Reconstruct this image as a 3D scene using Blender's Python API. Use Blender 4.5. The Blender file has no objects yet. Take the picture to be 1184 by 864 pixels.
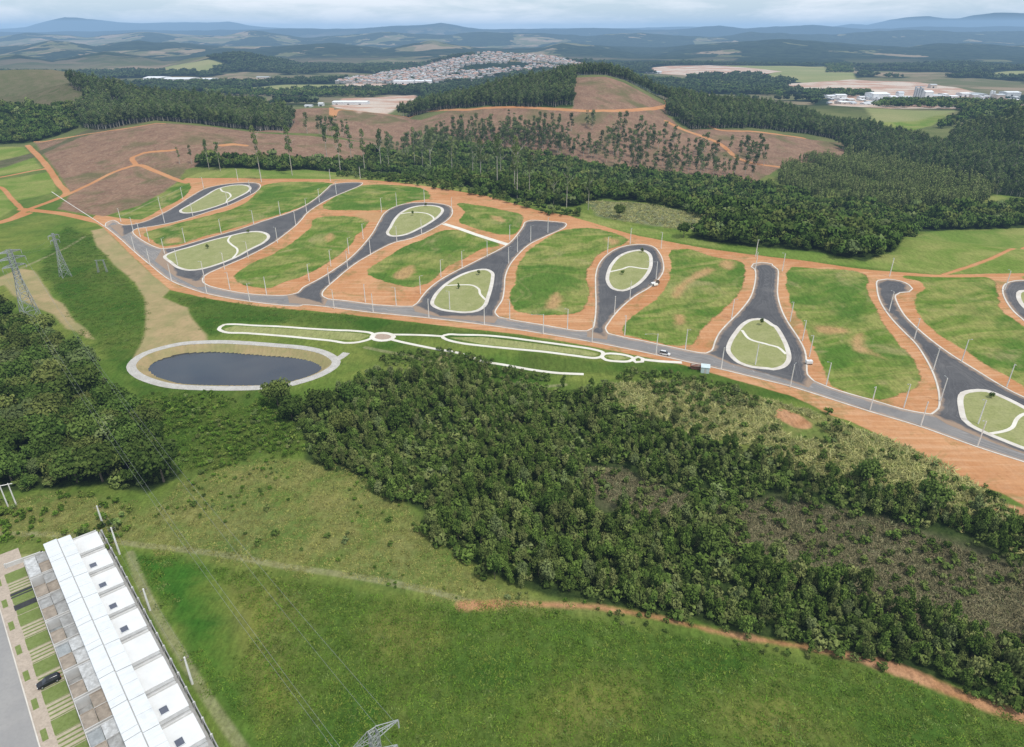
import bpy, bmesh, math, random, time
_T0 = time.time()
def tick(n): print('TICK', n, round(time.time() - _T0, 1), flush=True)
import numpy as np
from mathutils import Vector, Matrix
from mathutils.geometry import delaunay_2d_cdt
random.seed(7); RNG = np.random.default_rng(11)
SC = bpy.context.scene
COL = SC.collection
R = math.radians

# ------------------------------------------------------------------ camera model (a drone 120 m up, 24 mm lens)
TH = math.atan((432 - 34.6) / 790.0); CT, ST = math.cos(TH), math.sin(TH); CH = 120.0
def ray(px, py):
    u = (432 - np.asarray(py, float)) / 790.0; v = (np.asarray(px, float) - 592) / 790.0
    return v, CT + u * ST, -ST + u * CT
def flat(px, py, z=0.0):
    a, b, c = ray(px, py); t = (z - CH) / c
    return a * t, b * t
# survey frames the outlines were read off in: origin and scale of each
FR = dict(A=(0, 130, 3.927), B=(100, 200, 3.927), C=(350, 200, 3.927), D=(600, 230, 3.927), E=(884, 280, 3.323),
          F=(0, 260, 4.32), G=(130, 360, 3.947), H=(400, 360, 3.947), P=(0, 0, 1.0))
def K(f, *pts):
    ox, oy, s = FR[f]
    return [(ox + x / s, oy + y / s) for x, y in pts]

# ------------------------------------------------------------------ numpy helpers
def sstep(a, b, x):
    t = np.clip((x - a) / (b - a), 0, 1); return t * t * (3 - 2 * t)
def _hash(ix, iy, s):
    h = (ix.astype(np.int64) * 374761393 + iy.astype(np.int64) * 668265263 + s * 1442695041) & 0xffffffff
    h = ((h ^ (h >> 13)) * 1274126177) & 0xffffffff
    return ((h ^ (h >> 16)) & 0xffff) / 65535.0
def vnoise(x, y, s=0):
    ix, iy = np.floor(x), np.floor(y); fx, fy = x - ix, y - iy
    fx = fx * fx * (3 - 2 * fx); fy = fy * fy * (3 - 2 * fy)
    a, b, c, d = _hash(ix, iy, s), _hash(ix + 1, iy, s), _hash(ix, iy + 1, s), _hash(ix + 1, iy + 1, s)
    return (a * (1 - fx) + b * fx) * (1 - fy) + (c * (1 - fx) + d * fx) * fy
def fbm(x, y, s=0, o=4):
    v = 0; a = .5; t = 0
    for k in range(o):
        v = v + a * vnoise(x * 2 ** k, y * 2 ** k, s + 17 * k); t += a; a *= .5
    return v / t
def sdist(poly, X, Y, lim=40.0):
    """signed distance to a polygon, positive inside, clamped to -lim"""
    P = np.asarray(poly, float); out = np.full(X.shape, -lim)
    x0, y0 = P.min(0) - lim; x1, y1 = P.max(0) + lim
    m = np.nonzero((X > x0) & (X < x1) & (Y > y0) & (Y < y1))[0]
    if len(m) == 0: return out
    x, y = X[m], Y[m]; d2 = np.full(x.shape, 1e18); ins = np.zeros(x.shape, bool)
    for (ax, ay), (bx, by) in zip(P, np.roll(P, -1, 0)):
        ex, ey = bx - ax, by - ay; L = ex * ex + ey * ey + 1e-12
        t = np.clip(((x - ax) * ex + (y - ay) * ey) / L, 0, 1)
        d2 = np.minimum(d2, (x - ax - t * ex) ** 2 + (y - ay - t * ey) ** 2)
        if ay != by:
            c = ((ay > y) != (by > y)) & (x < (bx - ax) * (y - ay) / (by - ay) + ax); ins ^= c
    d = np.sqrt(d2); out[m] = np.maximum(np.where(ins, d, -d), -lim)
    return out
def ldist(line, X, Y, hw, lim=40.0):
    """hw minus the distance to a polyline"""
    P = np.asarray(line, float); out = np.full(X.shape, -lim)
    x0, y0 = P.min(0) - lim; x1, y1 = P.max(0) + lim
    m = np.nonzero((X > x0) & (X < x1) & (Y > y0) & (Y < y1))[0]
    if len(m) == 0: return out
    x, y = X[m], Y[m]; d2 = np.full(x.shape, 1e18)
    for (ax, ay), (bx, by) in zip(P[:-1], P[1:]):
        ex, ey = bx - ax, by - ay; L = ex * ex + ey * ey + 1e-12
        t = np.clip(((x - ax) * ex + (y - ay) * ey) / L, 0, 1)
        d2 = np.minimum(d2, (x - ax - t * ex) ** 2 + (y - ay - t * ey) ** 2)
    out[m] = np.maximum(hw - np.sqrt(d2), -lim); return out

# ------------------------------------------------------------------ terrain heights
MAIN_LOW = (K('P', (60, 222)) + K('B', (85, 245), (160, 305), (215, 355), (290, 418), (385, 490), (470, 525), (545, 548), (745, 585), (970, 605)) +
            K('C', (0, 600), (320, 635), (575, 660), (825, 690), (1090, 730)) + K('D', (330, 650), (620, 708), (740, 735), (920, 775)) +
            K('E', (0, 530), (100, 555), (400, 650), (600, 710), (810, 785), (997, 845)) + [(1290, 566), (1420, 604)])
_ml = np.array([flat(*p) for p in MAIN_LOW[1:]])
_o = np.argsort(_ml[:, 0]); MX, MY = _ml[_o, 0], _ml[_o, 1]
def ymain(x):
    y = np.interp(x, MX, MY)
    y = np.where(x < MX[0], MY[0] - (x - MX[0]) * .55, y)
    return np.where(x > MX[-1], MY[-1] - (x - MX[-1]) * .5, y)
RIDGES = [
    ('felled knoll', 965, 200, 170, 2.0, [(255, 165), (290, 150), (318, 129), (350, 126), (380, 125), (430, 131), (470, 136), (500, 150)]),
    # name, depth, front width, back width, noise, crest as seen from the camera
    ('left brown slope', 770, 190, 260, 2.0, [(-120, 175), (0, 170), (40, 165), (100, 152), (180, 141), (250, 147), (300, 153), (360, 158), (430, 168), (470, 190), (520, 215)]),
    ('pine ridge', 960, 210, 300, 4.0, [(-60, 116), (20, 112), (80, 96), (130, 106), (170, 112), (250, 121), (330, 131), (380, 147), (420, 165)]),
    ('left hill', 1150, 260, 400, 4.0, [(-200, 92), (-60, 84), (0, 82), (60, 81), (88, 86), (112, 106), (140, 128)]),
    ('central hill', 1020, 340, 320, 4.0, [(400, 165), (440, 142), (480, 128), (520, 115), (560, 104), (600, 96), (640, 91), (665, 88), (700, 87), (722, 93), (770, 116), (820, 121), (870, 126), (930, 136), (1000, 151), (1080, 172), (1160, 200)]),
    ('right hill', 900, 200, 300, 3.0, [(1040, 190), (1080, 168), (1120, 150), (1160, 138), (1184, 130), (1260, 120), (1400, 110)]),
    ('town hill', 3000, 1000, 900, 6.0, [(330, 101), (380, 97), (420, 91), (480, 79), (520, 67), (560, 60), (600, 61), (640, 66), (680, 72), (760, 82), (820, 98)]),
    ('field hill', 2900, 500, 700, 8.0, [(120, 96), (180, 79), (240, 67), (280, 64), (330, 73), (370, 84), (410, 95)]),
    ('far left hills', 3400, 700, 800, 25.0, [(-200, 60), (-60, 68), (20, 62), (60, 70), (120, 62), (160, 66), (210, 74), (260, 84)]),
    ('ridge a', 5000, 1400, 1200, 50.0, [(-300, 56), (0, 56), (60, 49), (110, 55), (160, 47), (230, 53), (300, 56), (380, 51), (440, 56), (500, 49), (560, 55), (620, 56), (650, 49), (690, 54), (750, 60), (800, 55), (850, 49), (900, 46), (960, 50), (1050, 56), (1120, 50), (1184, 54), (1500, 50)]),
    ('ridge b', 8000, 1600, 1500, 70.0, [(-300, 42), (0, 44), (30, 39), (100, 44), (160, 37), (230, 42), (290, 38), (350, 44), (400, 41), (450, 38), (520, 41), (560, 36), (610, 39), (680, 43), (740, 39), (820, 44), (870, 38), (900, 37), (960, 42), (1050, 37), (1184, 38), (1500, 36)]),
    ('ridge c', 11500, 1600, 1500, 60.0, [(-300, 37), (60, 37), (160, 35), (300, 34), (420, 33), (455, 31), (480, 30), (510, 26.5), (535, 30), (560, 33), (620, 34), (700, 33), (760, 34), (800, 32), (830, 29.5), (860, 32), (900, 30), (940, 28), (980, 33), (1100, 32), (1500, 28)]),
    ('mountains', 17500, 2500, 2000, 50.0, [(-300, 33), (0, 34), (30, 32), (50, 27), (75, 20.5), (90, 21), (110, 23.5), (140, 26), (165, 27), (205, 26), (240, 27), (265, 25.5), (285, 29), (330, 33), (400, 34.3), (700, 33), (790, 31), (850, 33), (940, 33), (985, 27), (1003, 28.5), (1030, 22.5), (1052, 20), (1075, 19), (1090, 21), (1108, 21.5), (1126, 18.5), (1150, 15.5), (1184, 15), (1300, 14), (1500, 20)]),
]
_RD = []
for nm, yk, wf, wb, na, cr in RIDGES:
    c = np.array(cr, float); a, b, z = ray(c[:, 0], c[:, 1])
    _RD.append((yk, wf, wb, na, a / b, CH + z / b * yk))
def HT(x, y):
    x = np.asarray(x, float); y = np.asarray(y, float)
    d = (y - ymain(x)) * .86
    b = 13 * sstep(4, 190, d) - 24 * sstep(205, 330, d)
    b = b - 6 * sstep(-35, -85, d) * (1 - sstep(-120, -190, d)) * sstep(-20, 60, x)
    b = b + 1.2 * (fbm(x / 70, y / 70, 3, 3) - .5) * sstep(-20, -70, d) * (1 - sstep(-100, -150, d)) * sstep(-130, -60, x)
    b = b + 1.6 * (fbm(x / 55, y / 55, 13, 3) - .5) * sstep(-120, -160, d) * sstep(-45, 10, x)
    b = b + 3.0 * (fbm(x / 90, y / 90, 5, 3) - .5) * sstep(215, 300, d)
    r = np.hypot(x, y)
    b = b + sstep(1300, 1900, r) * 9 * (fbm(x / 380, y / 380, 9, 3) - .5)
    out = b
    az = x / np.maximum(y, 1.0)
    for yk, wf, wb, na, ca, cz in _RD:
        zc = np.interp(az, ca, cz)
        zc = zc + na * (fbm(x / (yk * .055), y / (yk * .055), int(yk), 4) - .5)
        s = np.where(y < yk, sstep(yk - wf, yk, y), 1 - sstep(yk, yk + wb, y))
        c = b + (zc - b) * s
        ok = (y > 300) & (c > b)
        k = np.clip((c - out) / (3 + yk * .002) * .5 + .5, 0, 1)
        out = np.where(ok, np.maximum(out, np.where(k > 0, c * k + out * (1 - k), out)), out)
    out = out + sstep(2400, 3800, r) * 26 * (fbm(x / 620, y / 620, 29, 4) - .5) + sstep(2200, 3200, r) * 13 * (fbm(x / 240, y / 240, 31, 3) - .5)
    return out
_PA = np.radians(np.arange(-60, 60.01, .22)); _PR = 60.0 * 1.0055 ** np.arange(1120)
_PRR, _PAA = np.meshgrid(_PR, _PA); _PH = HT((_PRR * np.sin(_PAA)).ravel(), (_PRR * np.cos(_PAA)).ravel()).reshape(_PRR.shape)
def px2w(px, py):
    """where the sight line through a surveyed point meets the terrain"""
    px = np.atleast_1d(np.asarray(px, float)); py = np.atleast_1d(np.asarray(py, float))
    a, b, c = ray(px, py); n = np.hypot(a, b); az = np.clip(np.arctan2(a, b), _PA[0], _PA[-1] - 1e-6)
    q = (az - _PA[0]) / (_PA[1] - _PA[0]); i = q.astype(int); f = (q - i)[:, None]
    G = _PH[i] * (1 - f) + _PH[i + 1] * f - (CH + (c / n)[:, None] * _PR[None])      # ground minus sight line
    hit = G >= 0; k = np.where(hit.any(1), hit.argmax(1), len(_PR) - 1); k = np.maximum(k, 1); j = np.arange(len(k))
    g0, g1 = G[j, k - 1], G[j, k]; w = np.clip(-g0 / (g1 - g0 + 1e-9), 0, 1); r = _PR[k - 1] + (_PR[k] - _PR[k - 1]) * w
    return np.stack([a / n * r, b / n * r], 1)
def W(pts):
    p = np.array(pts, float); return px2w(p[:, 0], p[:, 1])
def crom(P, step=2.5, closed=False):
    P = np.asarray(P, float); n = len(P); out = []
    rng = range(n) if closed else range(n - 1)
    for i in rng:
        p1, p2 = P[i], P[(i + 1) % n]
        p0 = P[(i - 1) % n] if closed or i > 0 else 2 * p1 - p2
        p3 = P[(i + 2) % n] if closed or i + 2 < n else 2 * p2 - p1
        L = np.hypot(*(p2 - p1)); k = max(1, int(L / step))
        # centripetal knots
        t0 = 0; t1 = t0 + max(np.hypot(*(p1 - p0)), 1e-3) ** .5; t2 = t1 + max(L, 1e-3) ** .5; t3 = t2 + max(np.hypot(*(p3 - p2)), 1e-3) ** .5
        for j in range(k):
            t = t1 + (t2 - t1) * j / k
            A1 = (t1 - t) / (t1 - t0) * p0 + (t - t0) / (t1 - t0) * p1
            A2 = (t2 - t) / (t2 - t1) * p1 + (t - t1) / (t2 - t1) * p2
            A3 = (t3 - t) / (t3 - t2) * p2 + (t - t2) / (t3 - t2) * p3
            B1 = (t2 - t) / (t2 - t0) * A1 + (t - t0) / (t2 - t0) * A2
            B2 = (t3 - t) / (t3 - t1) * A2 + (t - t1) / (t3 - t1) * A3
            out.append((t2 - t) / (t2 - t1) * B1 + (t - t1) / (t2 - t1) * B2)
    if not closed: out.append(P[-1])
    return np.array(out)

# ------------------------------------------------------------------ node helpers
def new_mat(name):
    m = bpy.data.materials.new(name); m.use_nodes = True; m.node_tree.nodes.clear(); return m
class NT:
    def __init__(s, t): s.t = t
    def n(s, ty, **k):
        nd = s.t.nodes.new(ty)
        for a, v in k.items(): setattr(nd, a, v)
        return nd
    def l(s, a, b): s.t.links.new(a, b)
    def put(s, sock, v):
        if hasattr(v, 'is_output') or isinstance(v, bpy.types.NodeSocket): s.l(v, sock)
        else: sock.default_value = v
    def math(s, op, a, b=0.0, c=0.0, clamp=False):
        nd = s.n('ShaderNodeMath', operation=op, use_clamp=clamp)
        s.put(nd.inputs[0], a); s.put(nd.inputs[1], b); s.put(nd.inputs[2], c); return nd.outputs[0]
    def mix(s, f, a, b, mode='MIX'):
        nd = s.n('ShaderNodeMix', data_type='RGBA', blend_type=mode)
        s.put(nd.inputs[0], f); s.put(nd.inputs[6], a if not isinstance(a, tuple) else (*a[:3], 1)); s.put(nd.inputs[7], b if not isinstance(b, tuple) else (*b[:3], 1))
        return nd.outputs[2]
    def rng(s, v, a, b, c=0.0, d=1.0, smooth=False):
        nd = s.n('ShaderNodeMapRange', interpolation_type='SMOOTHSTEP' if smooth else 'LINEAR')
        s.put(nd.inputs[0], v)
        for i, q in enumerate((a, b, c, d)): s.put(nd.inputs[i + 1], q)
        return nd.outputs[0]
    def noise(s, vec, size, detail=3.0, rough=.55, dist=0.0):
        nd = s.n('ShaderNodeTexNoise'); s.put(nd.inputs['Vector'], vec)
        nd.inputs['Scale'].default_value = 1.0 / size; nd.inputs['Detail'].default_value = detail
        nd.inputs['Roughness'].default_value = rough; nd.inputs['Distortion'].default_value = dist
        return nd.outputs['Fac']
    def pos(s): return s.n('ShaderNodeNewGeometry').outputs['Position']
    def attr(s, nm, ty='GEOMETRY'):
        nd = s.n('ShaderNodeAttribute', attribute_name=nm, attribute_type=ty); return nd
    def scale(s, vec, v):
        nd = s.n('ShaderNodeVectorMath', operation='MULTIPLY'); s.put(nd.inputs[0], vec); nd.inputs[1].default_value = v; return nd.outputs[0]
    def out(s, sh): s.l(sh, s.n('ShaderNodeOutputMaterial').inputs[0])
    def princ(s, col, rough=.7, metal=0.0, spec=.3, normal=None):
        p = s.n('ShaderNodeBsdfPrincipled'); s.put(p.inputs['Base Color'], col if not isinstance(col, tuple) else (*col[:3], 1))
        s.put(p.inputs['Roughness'], rough); p.inputs['Metallic'].default_value = metal; p.inputs['Specular IOR Level'].default_value = spec
        if normal is not None: s.l(normal, p.inputs['Normal'])
        return p.outputs[0]
    def diff(s, col, normal=None):
        p = s.n('ShaderNodeBsdfDiffuse'); s.put(p.inputs[0], col)
        if normal is not None: s.l(normal, p.inputs['Normal'])
        return p.outputs[0]
    def bump(s, h, dist, st=1.0):
        b = s.n('ShaderNodeBump'); b.inputs['Distance'].default_value = dist; b.inputs['Strength'].default_value = st; s.l(h, b.inputs['Height']); return b.outputs[0]
def simple(name, a, b=None, size=1.5, rough=.7, metal=0.0, spec=.3, fine=None, lo=.35, hi=.65):
    m = new_mat(name); t = NT(m.node_tree); P = t.pos()
    b = b or tuple(c * .82 for c in a)
    c = t.mix(t.rng(t.noise(P, size, 4), lo, hi), a, b)
    if fine: c = t.mix(t.rng(t.noise(P, fine, 2), .4, .75, 0, .5), c, tuple(q * .6 for q in a))
    t.out(t.princ(c, rough, metal, spec)); return m

# ------------------------------------------------------------------ object helpers
def link(name, me, mat=None, parent=None):
    o = bpy.data.objects.new(name, me); COL.objects.link(o)
    if mat is not None:
        for q in (mat if isinstance(mat, (list, tuple)) else [mat]): me.materials.append(q)
    if parent is not None: o.parent = parent
    return o
def tag(o, label=None, cat=None, group=None, kind=None):
    if label: o['label'] = label
    if cat: o['category'] = cat
    if group: o['group'] = group
    if kind: o['kind'] = kind
    return o
def empty(name, loc=(0, 0, 0), rz=0.0):
    o = bpy.data.objects.new(name, None); COL.objects.link(o); o.location = loc; o.rotation_euler = (0, 0, rz); o.empty_display_size = .5; return o
def meshpy(name, v, f, mi=None):
    me = bpy.data.meshes.new(name); me.from_pydata([tuple(map(float, q)) for q in v], [], f)
    if mi is not None: me.polygons.foreach_set('material_index', mi)
    me.update(); return me
class MB:
    """collects boxes, bars and prisms into one mesh"""
    def __init__(s): s.v = []; s.f = []; s.m = []
    def quadbox(s, c8, mi=0):
        b = len(s.v); s.v += [tuple(q) for q in c8]
        for q in ((0, 3, 2, 1), (4, 5, 6, 7), (0, 1, 5, 4), (1, 2, 6, 5), (2, 3, 7, 6), (3, 0, 4, 7)): s.f.append([b + i for i in q]); s.m.append(mi)
    def box(s, x0, y0, z0, x1, y1, z1, mi=0, tz=(0, 0, 0, 0)):
        s.quadbox([(x0, y0, z0), (x1, y0, z0), (x1, y1, z0), (x0, y1, z0), (x0, y0, z1 + tz[0]), (x1, y0, z1 + tz[1]), (x1, y1, z1 + tz[2]), (x0, y1, z1 + tz[3])], mi)
    def bar(s, a, b, r0, r1=None, n=5, mi=0, cap=True):
        r1 = r0 if r1 is None else r1; a, b = Vector(a), Vector(b); d = (b - a)
        if d.length < 1e-6: return
        d.normalize(); u = d.orthogonal().normalized(); w = d.cross(u); k = len(s.v)
        for c, r in ((a, r0), (b, r1)):
            for i in range(n):
                t = 2 * math.pi * i / n; s.v.append(tuple(c + (u * math.cos(t) + w * math.sin(t)) * r))
        for i in range(n):
            j = (i + 1) % n; s.f.append([k + i, k + j, k + n + j, k + n + i]); s.m.append(mi)
        if cap: s.f.append([k + n + i for i in range(n)]); s.m.append(mi)
    def build(s, name, mat, parent=None, smooth=False):
        me = meshpy(name, s.v, s.f, s.m)
        if smooth: me.polygons.foreach_set('use_smooth', [True] * len(me.polygons))
        return link(name, me, mat, parent)
def copy_tree(o, parent=None, kids=None):
    c = o.copy(); COL.objects.link(c)
    if parent is not None: c.parent = parent
    for ch in KIDS.get(o.name, []): copy_tree(ch, c)
    return c
KIDS = {}
def remember(*roots):
    for o in bpy.data.objects:
        pass
    for r in roots:
        for ch in r.children_recursive:
            KIDS.setdefault(ch.parent.name, [])
            if ch not in KIDS[ch.parent.name]: KIDS[ch.parent.name].append(ch)

# ================================================================== OUTLINES
JUNK = []
# kerb lines of the loop roads: left side then right side, from the main road up and back down
LOOPS = {
 1: dict(line=K('B', (150, 232), (180, 238), (215, 234), (270, 220), (330, 193), (400, 155), (470, 110), (540, 72), (600, 57), (690, 46), (770, 47), (790, 58), (772, 85), (700, 124), (640, 150), (560, 175), (480, 201), (390, 226), (300, 243), (232, 252)),
         isl=K('B', (427, 172), (480, 140), (540, 105), (600, 72), (660, 58), (720, 57), (743, 68), (735, 85), (690, 110), (630, 138), (560, 162), (490, 180), (445, 183)),
         path=K('B', (608, 72), (618, 85), (645, 92), (655, 108), (640, 122), (635, 138)), close=K('B', (160, 290), (105, 240))),
 2: dict(line=K('B', (345, 345), (400, 340), (500, 312), (600, 283), (700, 255), (800, 220), (880, 195), (950, 170), (1000, 145), (1050, 110), (1090, 75), (1120, 52), (1178, 45), (1250, 45), (1245, 57), (1178, 86), (1110, 115), (1040, 155), (1000, 185), (975, 215), (950, 240), (900, 280), (860, 310), (800, 345), (720, 385), (650, 415), (590, 440), (545, 462), (528, 480), (532, 500), (560, 515)),
         isl=K('B', (357, 378), (400, 358), (480, 335), (560, 310), (640, 290), (720, 272), (780, 268), (820, 280), (826, 296), (800, 320), (740, 350), (680, 383), (600, 415), (520, 438), (470, 443), (420, 432), (385, 408)),
         path=K('B', (655, 288), (643, 308), (660, 328), (683, 345), (685, 362), (665, 388)), close=K('B', (500, 520), (400, 470), (310, 400))),
 3: dict(line=K('C', (-70, 556), (-22, 545), (0, 522), (70, 485), (150, 435), (200, 400), (240, 365), (290, 310), (320, 270), (345, 225), (370, 185), (400, 163), (440, 147), (490, 137), (560, 135), (620, 140), (665, 151), (680, 170), (675, 195), (650, 220), (600, 250), (540, 280), (480, 302), (425, 314), (370, 337), (310, 370), (250, 405), (190, 450), (150, 485), (115, 515), (92, 540), (90, 560), (115, 573)),
         isl=K('C', (385, 275), (400, 245), (420, 210), (450, 180), (490, 160), (540, 150), (590, 150), (625, 158), (635, 172), (620, 195), (580, 225), (520, 258), (470, 280), (430, 288), (400, 287)),
         path=K('C', (440, 188), (500, 180), (560, 185), (590, 200), (597, 214)), close=K('C', (100, 602), (-60, 592))),
 4: dict(line=K('C', (500, 606), (520, 592), (540, 565), (570, 530), (620, 490), (690, 450), (760, 415), (830, 380), (890, 350), (940, 318), (975, 280), (1000, 245), (1010, 225), (1035, 216), (1080, 217), (1140, 222), (1194, 229), (1194, 243), (1178, 255), (1100, 290), (1030, 325), (975, 375), (940, 420), (920, 470), (915, 530), (905, 580), (885, 610), (873, 635), (890, 655)),
         isl=K('C', (590, 600), (595, 570), (620, 535), (660, 500), (720, 465), (780, 445), (830, 440), (860, 455), (862, 480), (855, 520), (840, 570), (825, 605), (790, 628), (740, 635), (680, 630), (630, 622)),
         path=K('C', (652, 513), (710, 510), (770, 512), (800, 530), (805, 550), (830, 578)), close=K('C', (870, 683), (620, 655), (510, 630))),
 5: dict(line=K('D', (310, 600), (335, 588), (345, 550), (350, 480), (348, 400), (350, 340), (365, 295), (400, 255), (450, 225), (510, 210), (570, 208), (610, 218), (640, 250), (655, 290), (655, 330), (630, 370), (590, 405), (530, 440), (480, 480), (440, 520), (410, 560), (393, 590), (405, 612)),
         isl=K('D', (403, 375), (408, 330), (425, 295), (460, 260), (510, 240), (560, 235), (590, 250), (600, 290), (590, 330), (560, 370), (520, 400), (470, 418), (430, 410)),
         path=K('D', (412, 333), (470, 320), (500, 310), (560, 318), (594, 320)), close=K('D', (400, 640), (310, 628))),
 6: dict(line=K('D', (850, 702), (875, 690), (890, 650), (910, 610), (950, 565), (1000, 515), (1050, 450), (1070, 390), (1075, 340), (1070, 320), (1055, 310), (1065, 295), (1100, 290), (1150, 297)) +
              K('E', (30, 90), (50, 105), (52, 140), (50, 200), (65, 260), (90, 310), (130, 370), (155, 420), (162, 480), (165, 510), (190, 535)),
         isl=K('D', (950, 690), (960, 650), (985, 610), (1020, 570), (1060, 550), (1110, 550), (1150, 575)) + K('E', (40, 325), (70, 370), (90, 420), (92, 455), (70, 480), (30, 490)) + K('D', (1130, 772), (1060, 765), (1000, 745), (965, 715)),
         path=K('D', (1012, 598), (1050, 640), (1120, 660)) + K('E', (18, 397), (50, 405), (82, 432)), close=K('E', (170, 560), (20, 510), (-130, 470))),
 7: dict(line=K('E', (640, 662), (668, 640), (672, 610), (668, 570), (650, 510), (620, 450), (580, 390), (530, 340), (480, 285), (445, 230), (432, 180), (436, 148), (470, 143), (520, 150), (555, 165), (568, 180), (555, 192), (520, 195), (503, 205), (510, 235), (540, 285), (590, 335), (650, 385), (720, 435), (800, 485), (880, 535), (960, 580), (1030, 612), (1110, 655), (1180, 715), (1210, 800), (1200, 880)),
         isl=K('E', (752, 605), (762, 583), (800, 573), (850, 573), (900, 590), (960, 618), (1010, 645), (1070, 680), (1110, 720), (1115, 770), (1090, 808), (1040, 808), (980, 788), (920, 764), (850, 735), (790, 705), (768, 685), (755, 640)),
         path=K('E', (865, 738), (920, 728), (950, 715), (970, 680), (997, 662), (1035, 658)), close=K('E', (1100, 850), (900, 780), (700, 700))),
 8: dict(line=K('E', (1190, 560), (1150, 480), (1090, 400), (1030, 335), (997, 302), (960, 270), (930, 230), (915, 190), (925, 162), (960, 150), (1000, 148), (1060, 156), (1110, 180), (1150, 225), (1175, 290), (1220, 370), (1290, 450)),
         isl=K('E', (975, 205), (985, 190), (1020, 190), (1060, 210), (1090, 250), (1100, 290), (1070, 300), (1020, 270), (985, 235)),
         path=K('E', (1010, 192), (1030, 230), (1060, 293)), close=K('E', (1240, 540))),
}
# kerb runs on the upper side of the main road, between the mouths
MAINUP = [K('B', (232, 252), (212, 262), (214, 276), (250, 305), (300, 332), (330, 343), (345, 345)),
          K('B', (560, 515), (620, 530), (720, 548), (820, 556), (890, 557)) + K('C', (-70, 556)),
          K('C', (115, 573), (200, 582), (320, 598), (440, 606), (500, 606)),
          K('C', (890, 655), (960, 670), (1050, 685)) + K('D', (100, 572), (200, 590), (270, 600), (310, 600)),
          K('D', (405, 612), (470, 628), (560, 645), (650, 665), (760, 688), (820, 700), (850, 702)),
          K('E', (190, 535), (250, 560), (330, 585), (420, 610), (520, 640), (590, 655), (640, 662))]
MAINSTUB = K('B', (85, 245), (92, 226), (118, 216), (138, 222), (150, 232))
ROADTOP = [q for run in MAINUP for q in run] + K('E', (760, 690), (997, 792)) + [(1290, 530), (1420, 566)]
PATHS = {
 'oblong': K('G', (486, 82), (492, 72), (510, 62), (560, 60), (640, 65), (760, 70), (900, 80), (1050, 88)) + K('H', (0, 88), (60, 92), (115, 100), (128, 112), (110, 127), (60, 141), (20, 145)) + K('G', (1060, 145), (1000, 135), (900, 125), (800, 115), (700, 107), (600, 100), (520, 97)),
 'ring': K('H', (118, 118), (135, 104), (170, 100), (205, 106), (218, 118), (200, 130), (165, 135), (132, 130)),
 'upper': K('H', (205, 107), (300, 108), (400, 112), (440, 115)),
 'lens': K('H', (440, 115), (470, 106), (520, 108), (620, 110), (720, 118), (850, 135), (1000, 155), (1130, 175), (1172, 188), (1168, 206), (1140, 214), (1040, 203), (900, 185), (760, 172), (640, 160), (520, 145), (455, 128)),
 'lower': K('H', (210, 130), (250, 140), (320, 155), (400, 171), (500, 188), (560, 205), (620, 228), (720, 245), (850, 268), (960, 282), (1085, 288)),
 'small': K('D', (376, 716), (392, 704), (440, 704), (490, 712), (520, 724), (500, 738), (440, 738), (395, 732)),
 'coil': K('D', (520, 726), (540, 718), (562, 726), (560, 740), (530, 742)),
 'tail': K('D', (562, 730), (640, 738), (740, 744)),
}
STAIR = K('C', (640, 232), (700, 250), (800, 285), (930, 326))
RING = K('G', (85, 252), (102, 224), (152, 192), (230, 167), (320, 148), (400, 142), (500, 140), (620, 146), (750, 156), (870, 167), (955, 185), (1005, 210), (1022, 232), (1005, 258), (945, 292), (870, 318), (790, 338), (690, 348), (590, 352), (480, 352), (360, 349), (260, 340), (180, 320), (120, 295), (90, 268))
RINGSPUR = K('G', (1015, 225), (1050, 205), (1068, 190))

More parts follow.
